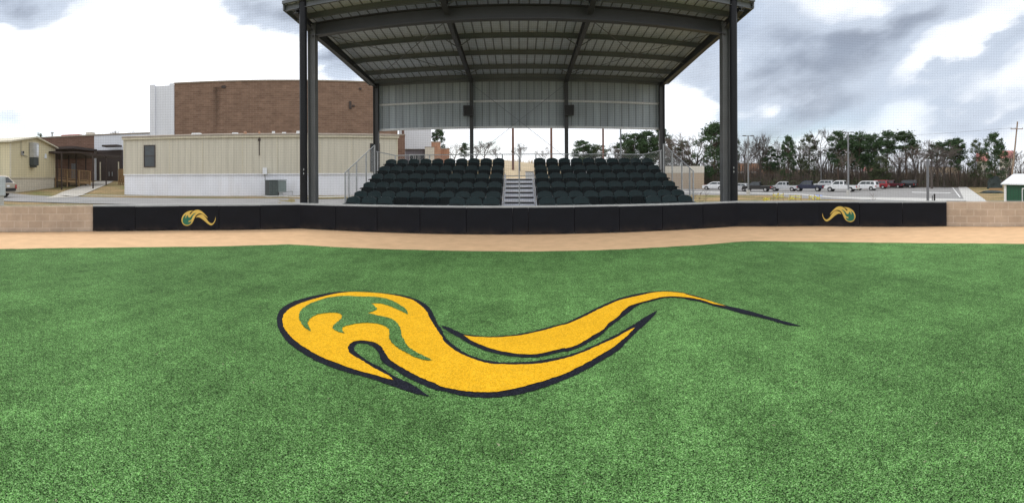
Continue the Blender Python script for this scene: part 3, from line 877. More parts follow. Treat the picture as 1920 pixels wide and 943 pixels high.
def ibeam(m, p0, p1, depth, fl, web=0.02, ft=0.025, dz0=0, dz1=0):
    """I section whose bottom runs p0-p1; depth may differ at the ends"""
    p0, p1 = Vector(p0), Vector(p1); d0, d1 = (depth if isinstance(depth, tuple) else (depth, depth))
    up = Vector((0, 0, 1))
    d = (p1 - p0).normalized(); s = d.cross(up).normalized()
    def slab(a, b, w, zt, zb, zt1, zb1):
        vs = []
        for p, t_, b_ in ((a, zt, zb), (b, zt1, zb1)):
            for sx, zz in ((-1, b_), (1, b_), (1, t_), (-1, t_)): vs.append(p + s * sx * w / 2 + up * zz)
        m.add(vs, [(0, 1, 2, 3), (7, 6, 5, 4), (0, 4, 5, 1), (1, 5, 6, 2), (2, 6, 7, 3), (3, 7, 4, 0)])
    slab(p0, p1, fl, ft, 0, ft, 0)
    slab(p0, p1, web, d0 - ft - .001, ft + .001, d1 - ft - .001, ft + .001)
    slab(p0, p1, fl, d0, d0 - ft, d1, d1 - ft)


def canopy():
    t = thing('stand_canopy', (0, 0, 0), 'large open fronted dark steel canopy sheltering the rows of seats', 'canopy', rz=ROT_S)
    t.location = sw(0, YB); 
    off = Vector((0, -YB, 0))
    def bld(m, name, mt, lab=None, sub=None):
        m.v = [tuple(Vector(v) + off) for v in m.v]
        o = m.build(name, mt, sub or t)
        if lab: o['label'] = lab
        return o
    # front columns: H section
    for sx in (-1, 1):
        m = MB(); x = sx * XC
        m.box(x - .13, x - .11, YF - .12, YF + .12, -0.05, 6.5); m.box(x + .11, x + .13, YF - .12, YF + .12, -0.05, 6.5)
        m.box(x - .109, x + .109, YF - .012, YF + .012, -0.05, 6.5); bld(m, 'column', M['col_grey'])
        m = MB(); x = sx * XC
        m.box(x - .10, x + .10, YB - .012, YB + .012, -0.05, 5.9); m.box(x - .12, x - .101, YB - .10, YB + .10, -0.05, 5.9)
        m.box(x + .101, x + .12, YB - .10, YB + .10, -0.05, 5.9); bld(m, 'column', M['steel_dark'])
    for sx in (-1, 1):
        m = MB(); x = sx * 2.09
        m.box(x - .075, x + .075, YB - .09, YB - .075, -0.05, 5.72); m.box(x - .075, x + .075, YB + .075, YB + .09, -0.05, 5.72)
        m.box(x - .01, x + .01, YB - .074, YB + .074, -0.05, 5.72); bld(m, 'column', M['steel_dark'])
    # front beam
    m = MB(); ibeam(m, (-XC, YF, 6.10), (XC, YF, 6.10), 0.42, 0.24); bld(m, 'front_beam', M['steel_dark'])
    # rafters, front cantilever to the back
    for x in (-XC, -2.09, 2.09, XC):
        m = MB(); e = 1 if abs(x) > 3 else 0
        ibeam(m, (x, YF + .13, 6.16), (x, YB, 5.62), (0.33, 0.15), 0.16 if e else 0.14)
        ibeam(m, (x, YF - .13, 6.26), (x, 11.8, 6.50), (0.25, 0.13), 0.16); bld(m, 'rafter', M['steel_dark'])
    # fly braces
    for x in (-2.09, 2.09):
        for sx in (-1, 1):
            m = MB(); m.bar((x, YF + .3, 6.20), (x + sx * .32, YF + .02, 6.14), .05, .05); bld(m, 'fly_brace', M['steel'])
            for y in (15.2, 18.2):
                m = MB(); m.bar((x, y, 6.16 - (y - 13) * .083), (x + sx * .45, y, can_purlin(y) + .02), .03, .03); bld(m, 'fly_brace', M['steel'])
            m = MB(); m.bar((x, 12.5, 6.36), (x + sx * .4, 12.4, 6.60), .04, .04); bld(m, 'fly_brace', M['steel'])
    for x in (-XC, XC):
        s = 1 if x < 0 else -1
        m = MB(); m.bar((x + s * .08, YF + .1, 6.1), (x + s * .6, YF + .45, 6.5), .05, .05); bld(m, 'fly_brace', M['steel'])
        m = MB(); m.bar((x, 16.6, 6.0), (x + s * .5, 16.6, can_purlin(16.6)), .03, .03); bld(m, 'fly_brace', M['steel'])
        m = MB(); m.bar((x, 19.0, 5.75), (x + s * .5, 19.0, can_purlin(19.0)), .03, .03); bld(m, 'fly_brace', M['steel'])
    # purlins: zed section
    for y in (11.86, 12.60, 13.75, 15.2, 16.7, 18.2, 19.35):
        z = can_purlin(y) ; m = MB()
        m.box(-6.86, 6.86, y - .006, y + .006, z, z + .195); m.box(-6.86, 6.86, y - .07, y - .0065, z, z + .008)
        m.box(-6.86, 6.86, y + .0065, y + .07, z + .187, z + .195); bld(m, 'purlin', M['steel'])
    # roof sheets with standing seams under and over
    m = MB(); a, b = 11.75, 19.75
    za, zb = can_purlin(a) + .20, can_purlin(b) + .20
    vs = [(-6.88, a, za), (6.88, a, za), (6.88, b, zb), (-6.88, b, zb)]; vs += [(x, y, z + .015) for x, y, z in vs]
    m.add(vs, [(3, 2, 1, 0), (4, 5, 6, 7), (0, 1, 5, 4), (1, 2, 6, 5), (2, 3, 7, 6), (3, 0, 4, 7)])
    x = -6.85
    while x < 6.87:
        for up in (1,):
            q = [(x - .02, a + .01, za + .015), (x + .02, a + .01, za + .015), (x + .02, b - .01, zb + .015), (x - .02, b - .01, zb + .015)]
            q += [(c[0], c[1], c[2] + .05) for c in q]
            m.add(q, [(4, 5, 6, 7), (0, 1, 5, 4), (1, 2, 6, 5), (2, 3, 7, 6), (3, 0, 4, 7)])
        x += .3
    bld(m, 'roof_sheet', M['roof_under'])
    for sx in (-1, 1):
        m = MB(); x = sx * 6.905
        vs = [(x - .02, a, za - .2), (x + .02, a, za - .2), (x + .02, b, zb - .14), (x - .02, b, zb - .14)]
        vs += [(x - .02, a, za + .07), (x + .02, a, za + .07), (x + .02, b, zb + .07), (x - .02, b, zb + .07)]
        m.add(vs, [(3, 2, 1, 0), (4, 5, 6, 7), (0, 1, 5, 4), (1, 2, 6, 5), (2, 3, 7, 6), (3, 0, 4, 7)]); bld(m, 'rake_trim', M['steel'])
    m = MB(); m.box(-6.92, 6.92, a - .06, a - .005, za - .02, za + .08); bld(m, 'front_fascia', M['steel'])
    m = MB(); m.box(-6.88, 6.88, b + .002, b + .12, zb - .12, zb + .01); bld(m, 'gutter', M['steel'])
    # back wall sheet
    m = MB(); m.box(-6.62, 6.62, YB + .17, YB + .19, 3.72, 5.93)
    bld(m, 'back_wall', M['wall_sheet'])
    m = MB(); m.box(-6.66, 6.66, YB + .105, YB + .14, 4.78, 4.86); m.box(-6.66, 6.66, YB + .02, YB + .104, 4.852, 4.86); bld(m, 'girt', M['galv'])
    m = MB(); m.box(-6.66, 6.66, YB + .105, YB + .215, 3.62, 3.715); bld(m, 'bottom_trim', M['galv'])
    m = MB(); m.box(-6.62, 6.62, YB + .10, YB + .144, 5.70, 5.90); bld(m, 'eave_girt', M['steel'])
    for sx in (-1, 1):
        m = MB(); m.bar((sx * 2.0, YB - .06, 5.5), (-sx * 2.0, YB - .06 - sx * .02, 2.35), .016); bld(m, 'brace_rod', M['steel'])
    for x0, x1 in ((-XC, -2.09), (2.09, XC)):
        m = MB(); m.bar((x0, 13.2, 6.30), (x1, 18.9, 5.80), .02); m.bar((x1, 13.2, 6.28), (x0, 18.9, 5.78), .02); bld(m, 'brace_rod', M['steel'])
    return t


canopy()

for sx, lb in ((-1, 'square black loudspeaker on the left inner post of the canopy'), (1, 'square black loudspeaker on the right inner post of the canopy')):
    p = sw(sx * 2.09 + (-.12 if sx < 0 else .10), YB - .32, 4.13)
    t = thing('loudspeaker', p, lb, 'loudspeaker', 'loudspeakers under the canopy', ROT_S - sx * 0.2)
    m = MB(); m.prism([(-.19, 0), (.19, 0), (.21, .44), (-.21, .44)], -.15, .15); m.build('cabinet', M['black_plastic'], t, bevel=.01)
    m = MB(); m.box(-.165, .165, -.162, -.152, .04, .40); m.build('grille', M['rubber'], t)
    m = MB(); m.box(-.03, .03, .152, .26, .18, .24); m.build('bracket', M['steel'], t)

# ------------------------------------------------------------------ bleacher platform, aisle steps
ROWS = [13.2, 14.6, 15.55, 16.5, 17.45, 18.4]
TREAD = [0.02, 0.15, 0.455, 0.77, 1.085, 1.40]


def platform():
    t = thing('seating_platform', sw(0, 16.3), 'stepped aluminium seating platform with a central stair under the canopy', 'bleachers', rz=ROT_S)
    o = Vector((0, -16.3, 0))
    def bld(m, name, mt):
        m.v = [tuple(Vector(v) + o) for v in m.v]; return m.build(name, mt, t)
    for k in range(1, 6):
        y0 = ROWS[k] - .72; y1 = ROWS[k] + .22 if k < 5 else ROWS[k] + .60
        for x0, x1 in ((-6.05, -.62), (.62, 6.05)):
            m = MB(); z = TREAD[k]; w = (y1 - y0) / 4
            for j in range(4): m.box(x0, x1, y0 + j * w + .004, y0 + (j + 1) * w - .004, z - .045, z)
            bld(m, 'foot_plank', M['alu'])
            m = MB(); zl = TREAD[k - 1]; m.box(x0, x1, y0 + .01, y0 + .025, zl + .003, z - .047); bld(m, 'riser', M['steel'])
    # stair
    n = 9
    for i in range(n):
        z = 0.155 * (i + 1); y0 = 14.0 + i * .425
        m = MB(); m.box(-.56, .56, y0 - .015, y0 + (.40 if i < n - 1 else 1.1), z - .03, z); bld(m, 'step', M['alu'])
        m = MB(); m.box(-.55, .55, y0 + .02, y0 + .03, z - .155 + .002, z - .032); bld(m, 'riser', M['alu'])
        m = MB(); m.box(-.50, .50, y0 - .03, y0 - .016, z - .055, z - .002); bld(m, 'tread_gap_shade', M['rubber'])  # black strip painting the shadow gap under the tread edge
    for sx in (-1, 1):
        m = MB()
        m.prism([(13.9, 0.0), (14.0, .20), (17.8, 1.60), (18.9, 1.60), (18.9, 0.9), (14.6, 0.0)], sx * .585 - .012, sx * .585 + .012, 'x')
        bld(m, 'stringer', M['alu'])
    # centre handrail
    m = MB()
    for y, z in ((14.3, .31), (15.9, .9), (17.3, 1.4)):
        m.tube((0, y, z), (0, y, z + .86), .021, n=10)
    m.tube((0, 14.3, 1.17), (0, 15.9, 1.76), .021, n=10); m.tube((0, 15.9, 1.76), (0, 17.3, 2.26), .021, n=10)
    m.tube((0, 14.3, .75), (0, 15.9, 1.34), .017, n=8); m.tube((0, 15.9, 1.34), (0, 17.3, 1.84), .017, n=8)
    bld(m, 'handrail', M['steel_light'])
    m = MB(); m.box(-6.05, 6.05, 13.0 - .35, 13.0 - .02, .0, .03); bld(m, 'front_plank', M['alu'])
    for k in range(1, 6):
        for x in (-5.9, -3.3, -.75, .75, 3.3, 5.9):
            m = MB(); m.box(x - .03, x + .03, ROWS[k] - .1, ROWS[k] - .04, -.05, TREAD[k] - .047)
            bld(m, 'leg', M['steel_light'])


platform()


def curved_panel(m, w, z0, z1, y, th, arch=0.0, curve=0.03, lean=0.0, nx=8, nz=5, taper=0.0):
    vs = []; 
    for side in (0, 1):
        for j in range(nz + 1):
            for i in range(nx + 1):
                s = -1 + 2 * i / nx; t = j / nz
                zz = lerp(z0, z1 - arch * (abs(s) ** 2.2), t)
                ww = w / 2 * (1 - taper * (1 - t))
                round_ = 0.0
                yy = y + curve * (1 - s * s) + lean * (t) + (th if side else 0)
                vs.append((s * ww, yy, zz))
    n1 = (nx + 1) * (nz + 1); fs = []
    for j in range(nz):
        for i in range(nx):
            a = j * (nx + 1) + i; b = a + 1; c = b + nx + 1; d = a + nx + 1
            fs += [(a, b, c, d), (n1 + d, n1 + c, n1 + b, n1 + a)]
    rim = [i for i in range(nx + 1)] + [j * (nx + 1) + nx for j in range(1, nz + 1)] + [nz * (nx + 1) + i for i in range(nx - 1, -1, -1)] + [j * (nx + 1) for j in range(nz - 1, 0, -1)]
    for a, b in zip(rim, rim[1:] + rim[:1]): fs.append((b, a, n1 + a, n1 + b))
    m.add(vs, fs, smooth=False)


def make_seat():
    t = thing('stadium_seat', (0, 0, 0), 'seat', 'seat', 'dark green stadium seats under the canopy', ROT_S)
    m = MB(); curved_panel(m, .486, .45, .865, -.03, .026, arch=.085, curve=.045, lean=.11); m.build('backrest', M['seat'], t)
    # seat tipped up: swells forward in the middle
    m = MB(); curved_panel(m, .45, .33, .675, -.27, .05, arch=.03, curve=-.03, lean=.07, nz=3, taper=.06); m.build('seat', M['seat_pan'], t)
    for sx in (-1, 1):
        m = MB()
        m.prism([(-.30, .60), (-.30, .635), (.0, .655), (.0, .62)], sx * .245 - .014, sx * .245 + .014, 'x')
        m.build('armrest', M['seat'], t)
    for sx in (-1, 1):
        m = MB()
        m.prism([(-.10, .0), (.06, .0), (.03, .30), (.04, .62), (-.03, .62), (-.10, .36)], sx * .238 - .008, sx * .238 + .008, 'x')
        m.box(sx * .238 - .02, sx * .238 + .02, -.14, .08, .0, .012)
        m.build('leg', M['seat_dark'], t)
    return t


seat0 = make_seat(); used = False
side_name = {-1: 'left', 1: 'right'}
rown = ['front', 'second', 'third', 'fourth', 'fifth', 'back']
for k in range(6):
    xs = [.86 + .515 * i for i in range(10)] if k else [.84, 1.36, 1.87, 4.15, 4.68, 5.22]
    for sx in (-1, 1):
        for i, x in enumerate(xs):
            if k: lb = 'dark green tip-up seat, %s from the aisle in the %s row of the %s block' % (ordn[i], rown[k], side_name[sx])
            elif i < 3: lb = 'dark green tip-up seat, %s from the aisle in the front row, %s block' % (ordn[i], side_name[sx])
            else: lb = 'dark green tip-up seat, %s from the outside in the front row, %s block' % (ordn[5 - i], side_name[sx])
            loc = sw(sx * x, ROWS[k], TREAD[k])
            rz = ROT_S + random.uniform(-.02, .02)
            if not used:
                o = seat0; o.location = loc; o.rotation_euler = (0, 0, rz); o['label'] = lb; used = True
            else: o = dup(seat0, loc, rz, lb)

# ------------------------------------------------------------------ chain link railings
def chainlink(m, p0, p1, h0, h1, base0, base1, pitch=0.075, w=0.004):
    """diagonal wires in the panel between two posts; bottom z base, top z h"""
    p0, p1 = Vector(p0), Vector(p1); L_ = (p1 - p0).length
    def zb(s): return lerp(base0, base1, s / L_)
    def zt(s): return lerp(h0, h1, s / L_)
    H = max(h0, h1) - min(base0, base1)
    for sg in (1, -1):
        s = -H
        while s < L_ + H:
            # wire: x = s + t, z = zmin + t (sg=1) or zmax - t
            pts = []
            k = 24; prev = None
            for j in range(k + 1):
                t = H * j / k; x = s + t; z = (min(base0, base1) + t) if sg == 1 else (max(h0, h1) - t)
                ok = 0 <= x <= L_ and zb(x) <= z <= zt(x)
                if ok: pts.append(Vector((p0.x + (p1.x - p0.x) * x / L_, p0.y + (p1.y - p0.y) * x / L_, z)))
            if len(pts) > 1: m.bar(pts[0], pts[-1], w)
            s += pitch * 1.414


def railings():
    # back rail
    t = thing('chain_link_railing', sw(0, 19.0, 1.4), 'galvanised chain link railing along the top of the stand', 'railing', 'galvanised railings around the stand', ROT_S)
    o = Vector((0, -19.0, -1.4))
    def bld(m, name, mt, tt, oo):
        m.v = [tuple(Vector(v) + oo) for v in m.v]; return m.build(name, mt, tt)
    zt = 2.44
    for za in (zt, 1.5): m = MB(); m.tube((-5.46, 19.0, za), (5.46, 19.0, za), .021, n=10); bld(m, 'rail', M['steel_light'], t, o)
    for s in (-1, 1): m = MB(); m.tube((s * 5.46, 19., zt), (s * 6.25, 18.7, 2.62), .021, n=10); bld(m, 'rail', M['steel_light'], t, o)
    for x in (-5.46, -3.9, -2.35, -.72, .72, 2.35, 3.9, 5.46, -6.2, 6.2):
        m = MB(); y = 19.0 if abs(x) < 6 else 18.72; m.tube((x, y, 1.36), (x, y, zt if abs(x) < 6 else 2.6), .027, n=10); bld(m, 'post', M['steel_light'], t, o)
    m = MB(); chainlink(m, (-5.46, 19.0, 0), (5.46, 19.0, 0), zt, zt, 1.5, 1.5)
    for s in (-1, 1): chainlink(m, (s * 5.46, 19., 0), (s * 6.2, 18.72, 0), zt, 2.6, 1.5, 1.5)
    bld(m, 'wire_mesh', M['steel_light'], t, o)
    for s in (-1, 1):
        t = thing('chain_link_railing', sw(s * 6.12, 16.2, 0), 'sloping chain link railing down the %s side of the stand' % side_name[s], 'railing', 'galvanised railings around the stand', ROT_S)
        o = Vector((-s * 6.12, -16.2, 0)); x = s * 6.12
        y0, y1 = 14.75, 18.1
        def top(y): return lerp(1.66, 2.86, (y - y0) / (y1 - y0))
        def bot(y): return lerp(.10, 1.22, (y - y0) / (y1 - y0))
        
        for ff in (top, bot): m = MB(); m.tube((x, y0, ff(y0)), (x, y1, ff(y1)), .021, n=10); bld(m, 'rail', M['steel_light'], t, o)
        for y in (y0, 15.1, 15.9, 17.0, y1):
            m = MB(); m.tube((x, y, -.05), (x, y, top(y)), .028, n=10); bld(m, 'post', M['steel_light'], t, o)
        m = MB(); chainlink(m, (x, y0, 0), (x, y1, 0), top(y0), top(y1), bot(y0), bot(y1)); bld(m, 'wire_mesh', M['steel_light'], t, o)


railings()

# ------------------------------------------------------------------ school side: road, kerb, path
def lpoly(pts): return [lw(*p) for p in pts]


drape('road', lpoly([(-42, 18.2), (-12, 18.2), (12, 19.0), (26, 19.5), (26, 24.2), (-13.6, 24.2), (-17, 25.4), (-42, 30)]), M['asphalt'], 0.03, step=1.2)
drape('kerb', lpoly([(-12.6, 24.2), (26, 24.2), (26, 24.6), (-12.4, 24.6), (-13.0, 25.2), (-13.4, 25.0)]), M['concrete'], 0.13, step=1.0)
pth = [tp(84, 373), tp(140, 370.5), tp(176, 357), tp(206, 344), tp(213, 340), tp(182, 340), tp(150, 350), tp(116, 361)]
drape('path', [(p.x, p.y) for p in pth], M['concrete2'], 0.04, step=1.0, label='pale concrete path up to the covered walk')

drape('dry_field', [tuple(pol(a, r).xy) for a, r in ((-.2, 46), (.0, 44), (.2, 46), (.24, 80), (.22, 108), (-.2, 108), (-.22, 80))], mat('straw_field', (.50, .395, .25), .95, var=.22, scale=.8, bump=.4, bscale=6), .05, step=4, label='pale straw coloured grass field behind the stand')

# ------------------------------------------------------------------ long beige trailer
def lthing(name, u, v, label, cat, group=None, z=None):
    p = lw(u, v); return thing(name, (p.x, p.y, tz(p.x, p.y) if z is None else z), label, cat, group, ROT_L)


def window(parent, x0, x1, z0, z1, y, frame_mat, fr=.05, depth=.05, mull=True):
    """window on a front face at local y, looking along -y"""
    m = MB()
    m.box(x0, x0 + fr, y - depth, y - .003, z0, z1); m.box(x1 - fr, x1, y - depth, y - .003, z0, z1)
    m.box(x0 + fr + .001, x1 - fr - .001, y - depth, y - .003, z0, z0 + fr); m.box(x0 + fr + .001, x1 - fr - .001, y - depth, y - .003, z1 - fr, z1)
    if mull: m.box(x0 + fr + .001, x1 - fr - .001, y - depth * .8, y - .003, (z0 + z1) / 2 - .02, (z0 + z1) / 2 + .02)
    w = m.build('window', frame_mat, parent)
    m = MB(); m.box(x0 + fr + .002, x1 - fr - .002, y - depth * .45, y - .004, z0 + fr + .002, z1 - fr - .002); m.build('pane', M['glass'], w)
    return w


def trailer():
    V = 28.0; u0, u1 = lpos(232.5, V), lpos(745, V); um = 0
    t = lthing('trailer_building', (u0 + u1) / 2, V, 'long beige metal sided trailer classroom with white skirting behind the road', 'trailer', z=0.0)
    uc = (u0 + u1) / 2; a, b = u0 - uc, u1 - uc
    zt = 4.12; zs = 1.66; D = 4.2
    m = MB(); m.box(a, b, 0, D, zs, zt); m.build('wall', M['siding'], t)
    m = MB(); m.box(a + .02, b - .02, .05, D - .05, .0, zs - .002)
    # wavy lower sheet in front
    m.build('skirting', M['skirt'], t)
    m = MB(); m.box(a - .03, b + .03, -.03, D + .03, zs - .03, zs + .035); m.build('belt_trim', M['skirt'], t)
    m = MB(); m.prism([(-.14, zt + .002), (-.14, zt + .10), (D / 2, zt + .34), (D + .14, zt + .10), (D + .14, zt + .002)], a - .12, b + .12, 'x'); m.build('roof', M['trim'], t)
    m = MB(); m.box(a - .10, b + .10, -.12, -.004, zt - .12, zt); m.build('eave_trim', M['cream_trim'], t)
    for s in (a, b):
        m = MB(); m.box(s - .035, s + .035, -.025, .08, zs + .04, zt - .13); m.build('corner_trim', M['cream_trim'], t)
    wx0, wx1 = lpos(270, V) - uc, lpos(291.5, V) - uc
    window(t, wx0, wx1, lzz(280, 313.5, V), lzz(280, 272, V), 0, M['brown_metal'], .05, .06)
    wx0, wx1 = lpos(694, V) - uc, lpos(712, V) - uc
    window(t, wx0, wx1, lzz(703, 322, V), lzz(703, 269, V), 0, M['brown_metal'], .05, .06)
    # drip conduit, stain seams
    for px, y0, y1 in ((486.5, 257, 291),):
        m = MB(); x = lpos(px, V) - uc; m.tube((x, -.05, lzz(px, y1, V)), (x, -.05, zt - .13), .025, n=8); m.box(x - .08, x + .08, -.07, -.003, lzz(px, 264, V), lzz(px, 260, V)); m.build('conduit', M['brown_metal'], t)
    for px in (232 + 86, 380, 455, 520, 600, 660):
        m = MB(); x = lpos(px, V) - uc; m.box(x - .02, x + .02, -.012, -.002, zs + .04, zt - .13); m.build('joint_strip', M['cream_trim'], t)
    for px, w, h in ((366, .7, .10), (440, .45, .08), (459, .2, .16), (486, .12, .16), (513, .22, .14), (533, .3, .08), (560, .25, .16)):
        x = lpos(px, V) - uc; m = MB(); zz = zt + .10
        m.prism([(x - w / 2, zz), (x + w / 2, zz), (x + w / 2 * .8, zz + h + .06), (x - w / 2 * .8, zz + h + .06)], .35, .75); m.build('roof_vent', M['white'] if w > .2 else M['brick3'], t)
    # condenser beside the skirting
    px = 518; uu, vv = lpos(px, 27.0), 27.0; p = lw(uu, vv)
    zb = tz(p.x, p.y)
    c = thing('air_conditioner', (p.x, p.y, zb), 'grey green air conditioning condenser on the ground against the white skirting', 'air conditioner', rz=ROT_L + .35)
    m = MB(); m.box(-.75, .55, -.45, .45, .0, .08); m.build('base_slab', M['concrete'], c)
    m = MB(); m.box(-.60, -.02, -.40, .40, .083, .98); m.build('coil_housing', M['ac_dark'], c, bevel=.02)
    m = MB()
    for k in range(9): m.box(-.58 + k * .062, -.565 + k * .062, -.42, -.402, .12, .93)
    m.build('grille', M['ac'], c)
    m = MB(); m.box(-.018, .52, -.36, .38, .28, .96); m.box(-.64, .54, -.42, .42, .985, 1.02); m.build('fan_housing', M['ac'], c, bevel=.015)
    m = MB(); m.box(.05, .30, -.34, -.1, .083, .25); m.tube((.5, -.2, .3), (1.0, -.2, .3), .02, n=8); m.tube((1.0, -.2, .32), (.95, -.2, .0), .02, n=8); m.build('pipework', M['steel_light'], c)
    # meter box on the wall
    p = lw(lpos(496.5, 27.85), 27.85)
    c = thing('electric_box', (p.x, p.y, lzz(496, 327, 27.85)), 'small white electric box with a cable on the trailer wall beside the condenser', 'electric box', rz=ROT_L)
    m = MB(); m.box(-.14, .14, -.08, .10, 0, .42); m.build('cabinet', M['white'], c, bevel=.01)
    m = MB(); m.tube((0, -.02, 0), (.05, -.03, -.6), .018, n=6); m.tube((.05, -.03, -.6), (.25, -.2, -1.15), .018, n=6); m.build('cable', M['ac_dark'], c)


trailer()

# ------------------------------------------------------------------ gym and its neighbours
def gym():
    V = 45.0; u0, u1, ua = lpos(283, V), lpos(746, V), lpos(327.5, V)
    p = lw(0, V); t = thing('gym_building', (p.x, p.y, 0), 'tall windowless brown brick gymnasium with a white end bay behind the trailer', 'building', rz=ROT_L)
    zt = 11.22
    m = MB(); m.box(ua, u1, 0, 30, .2, zt); m.build('brick_wall', M['brick'], t)
    m = MB(); m.box(u0, ua - .002, -.05, 29.9, .2, zt - .15); m.box(u0, u0 + .55, -.35, -.052, .2, zt - .03); m.box(ua - .5, ua - .02, -.16, -.052, .2, zt + .02); m.build('white_bay', M['stucco'], t)
    m = MB(); m.box(ua - .05, u1 + .06, -.08, 30.1, zt + .001, zt + .12); m.build('coping', M['trim'], t)
    for px, py in ((420, 163),):
        x = lpos(px, V); z = lzz(px, py, V); m = MB(); m.box(x - .22, x + .22, -.12, -.005, z - .12, z + .14); m.build('scupper', M['brown_metal'], t)
    for px, py, py2 in ((657, 190, 204), (663, 197, 200), (676, 165, 168)):
        x = lpos(px, V); m = MB(); m.box(x - .12, x + .12, -.14, -.005, lzz(px, py2, V), lzz(px, py, V)); m.build('wall_fixture', M['brown_metal'], t)


gym()


def block_b(name, px0, px1, r, ytop, label, mt, depth=8, zb=0.0, extra=None, cat='building', rz=None):
    """a simple far block seen end on; front face spans two sight lines at distance r"""
    pm = (px0 + px1) / 2; a = azp(pm); p = pol(a, r); w = 2 * r * tan((px1 - px0) / 2 / F)
    t = thing(name, (p.x, p.y, zb), label, cat, rz=-a if rz is None else rz)
    h = zpx(pm, ytop, r) - zb
    m = MB(); m.box(-w / 2, w / 2, 0, depth, 0, h); m.build('wall', mt, t)
    if extra: extra(t, w, h, depth)
    return t


def cop(mt, over=.08, th=.15):
    def f(t, w, h, d):
        m = MB(); m.box(-w / 2 - over, w / 2 + over, -over, d + over, h + .002, h + th); m.build('coping', mt, t)
    return f


block_b('school_building', 729, 759.5, 43.5, 253.5, 'narrow lower brick block just right of the gymnasium', M['brick2'], 5, extra=cop(M['trim'], .04, .1))
block_b('school_building', 748, 809, 62, 190, 'tall white rendered building seen under the canopy, behind the brick block', M['stucco'], 15, extra=cop(M['trim']))


def awn(t, w, h, d):
    m = MB(); m.box(-w / 2 - .3, w / 2 + .3, -.5, d, h + .002, h + .12); m.build('canopy', M['roof_white'], t)
    for k in range(3):
        x = lerp(-w / 2 + .5, w / 2 - 1, k / 2); window(t, x, x + .8, .8, h - .6, 0, M['white'], .06, .06)


block_b('school_building', 760, 799, 54, 280, 'low grey lobby in front of the white building', mat('lobby_grey', (.28, .26, .30), .6), 4, zb=0.5, extra=awn)
block_b('school_building', 797, 814.5, 50, 276.5, 'small cream block at the end of the grey lobby', M['pale_wall'], 5, zb=0.5, extra=cop(M['trim'], .03, .08))
block_b('school_building', 808, 826, 66, 267, 'orange brick wing right of the white building, its taller half', M['brick3'], 9, zb=0.5, extra=cop(M['trim'], .05, .12))
block_b('school_building', 825, 843, 72, 279.5, 'orange brick wing right of the white building, its lower half', M['brick3'], 9, zb=0.5, extra=cop(M['trim'], .05, .12))


def brick_left():
    V = 50.0
    p = lw(lpos(150, V), V); uc = lpos(150, V)
    t = thing('school_building', (p.x, p.y, 0.6), 'low brown brick school wing with a white bay between the two trailers', 'building', rz=ROT_L)
    a, b, c = lpos(60, V) - uc, lpos(177, V) - uc, lpos(290, V) - uc
    zt = lzz(150, 255.5, V) - .6
    m = MB(); m.box(a, b - .002, 0, 14, 0, zt); m.build('brick_wall', M['brick2'], t)
    m = MB(); m.box(b, c, -.03, 14, 0, zt - .02); m.build('white_bay', M['stucco'], t)
    m = MB(); m.box(a - .1, c + .1, -.12, 14.1, zt + .001, zt + .15); m.build('coping', M['trim'], t)
    # dark soffit, extended forward to shade the brick, and the entry under it
    zs = lzz(150, 285, V) - .6
    m = MB(); m.box(a, lpos(182, V) - uc, -6.5, -.04, zs, zs + .28); m.build('soffit', M['brown_metal'], t)
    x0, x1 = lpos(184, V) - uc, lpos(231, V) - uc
    m = MB(); m.box(x0, x1, -.5, -.05, 0, zs + .1); m.build('entrance_shade', M['door_and_shade'], t)  # solid dark block standing in for the shade inside the entry
    xd = lpos(199, V) - uc
    d = MB(); d.box(xd - .05, xd + .85, -.56, -.505, .15, 2.3); d.box(xd + .9, xd + 1.8, -.56, -.505, .15, 2.3); dd = d.build('door', M['door_and_shade'], t)
    for dx in (.6, 1.0): m = MB(); m.box(xd + dx, xd + dx + .06, -.62, -.565, 1.0, 1.5); m.build('handle', M['steel_light'], dd)
    for px in (191.5, 225.5):
        x = lpos(px, V) - uc; m = MB(); m.box(x - .07, x + .07, -.60, -.52, .1, 2.7); m.build('post', M['cream_trim'], t)
    x = lpos(138, V) - uc
    m = MB(); m.box(x - .3, x + .3, -.05, -.003, .6, 2.6); m.build('panel', M['grey_roof'], t)
    for px, w, h, mt in ((118, 2.6, .35, M['pink_roof']), (154, .8, .55, M['pale_wall']), (73, 1.0, .5, M['needle'])):
        if mt is M['needle']: continue
        x = lpos(px, V) - uc; m = MB(); m.box(x - w / 2, x + w / 2, 2, 3.2, zt + .152, zt + .15 + h); m.build('rooftop_unit', mt, t)
    m = MB(); xx = lpos(60, V) - uc; m.tube((xx + .3, 5, zt), (xx + .3, 5, zt + 1.1), .12, n=10); m.tube((xx + .3, 5, zt + 1.1), (xx + .3, 5, zt + 1.3), .22, n=10); m.build('flue', M['steel_light'], t)
    # second dark roof over right
    m = MB(); m.box(lpos(204, V) - uc, lpos(232, V) - uc, -2.2, -.6, zs + .42, zs + .62); m.build('porch_roof', M['brown_metal'], t)


brick_left()


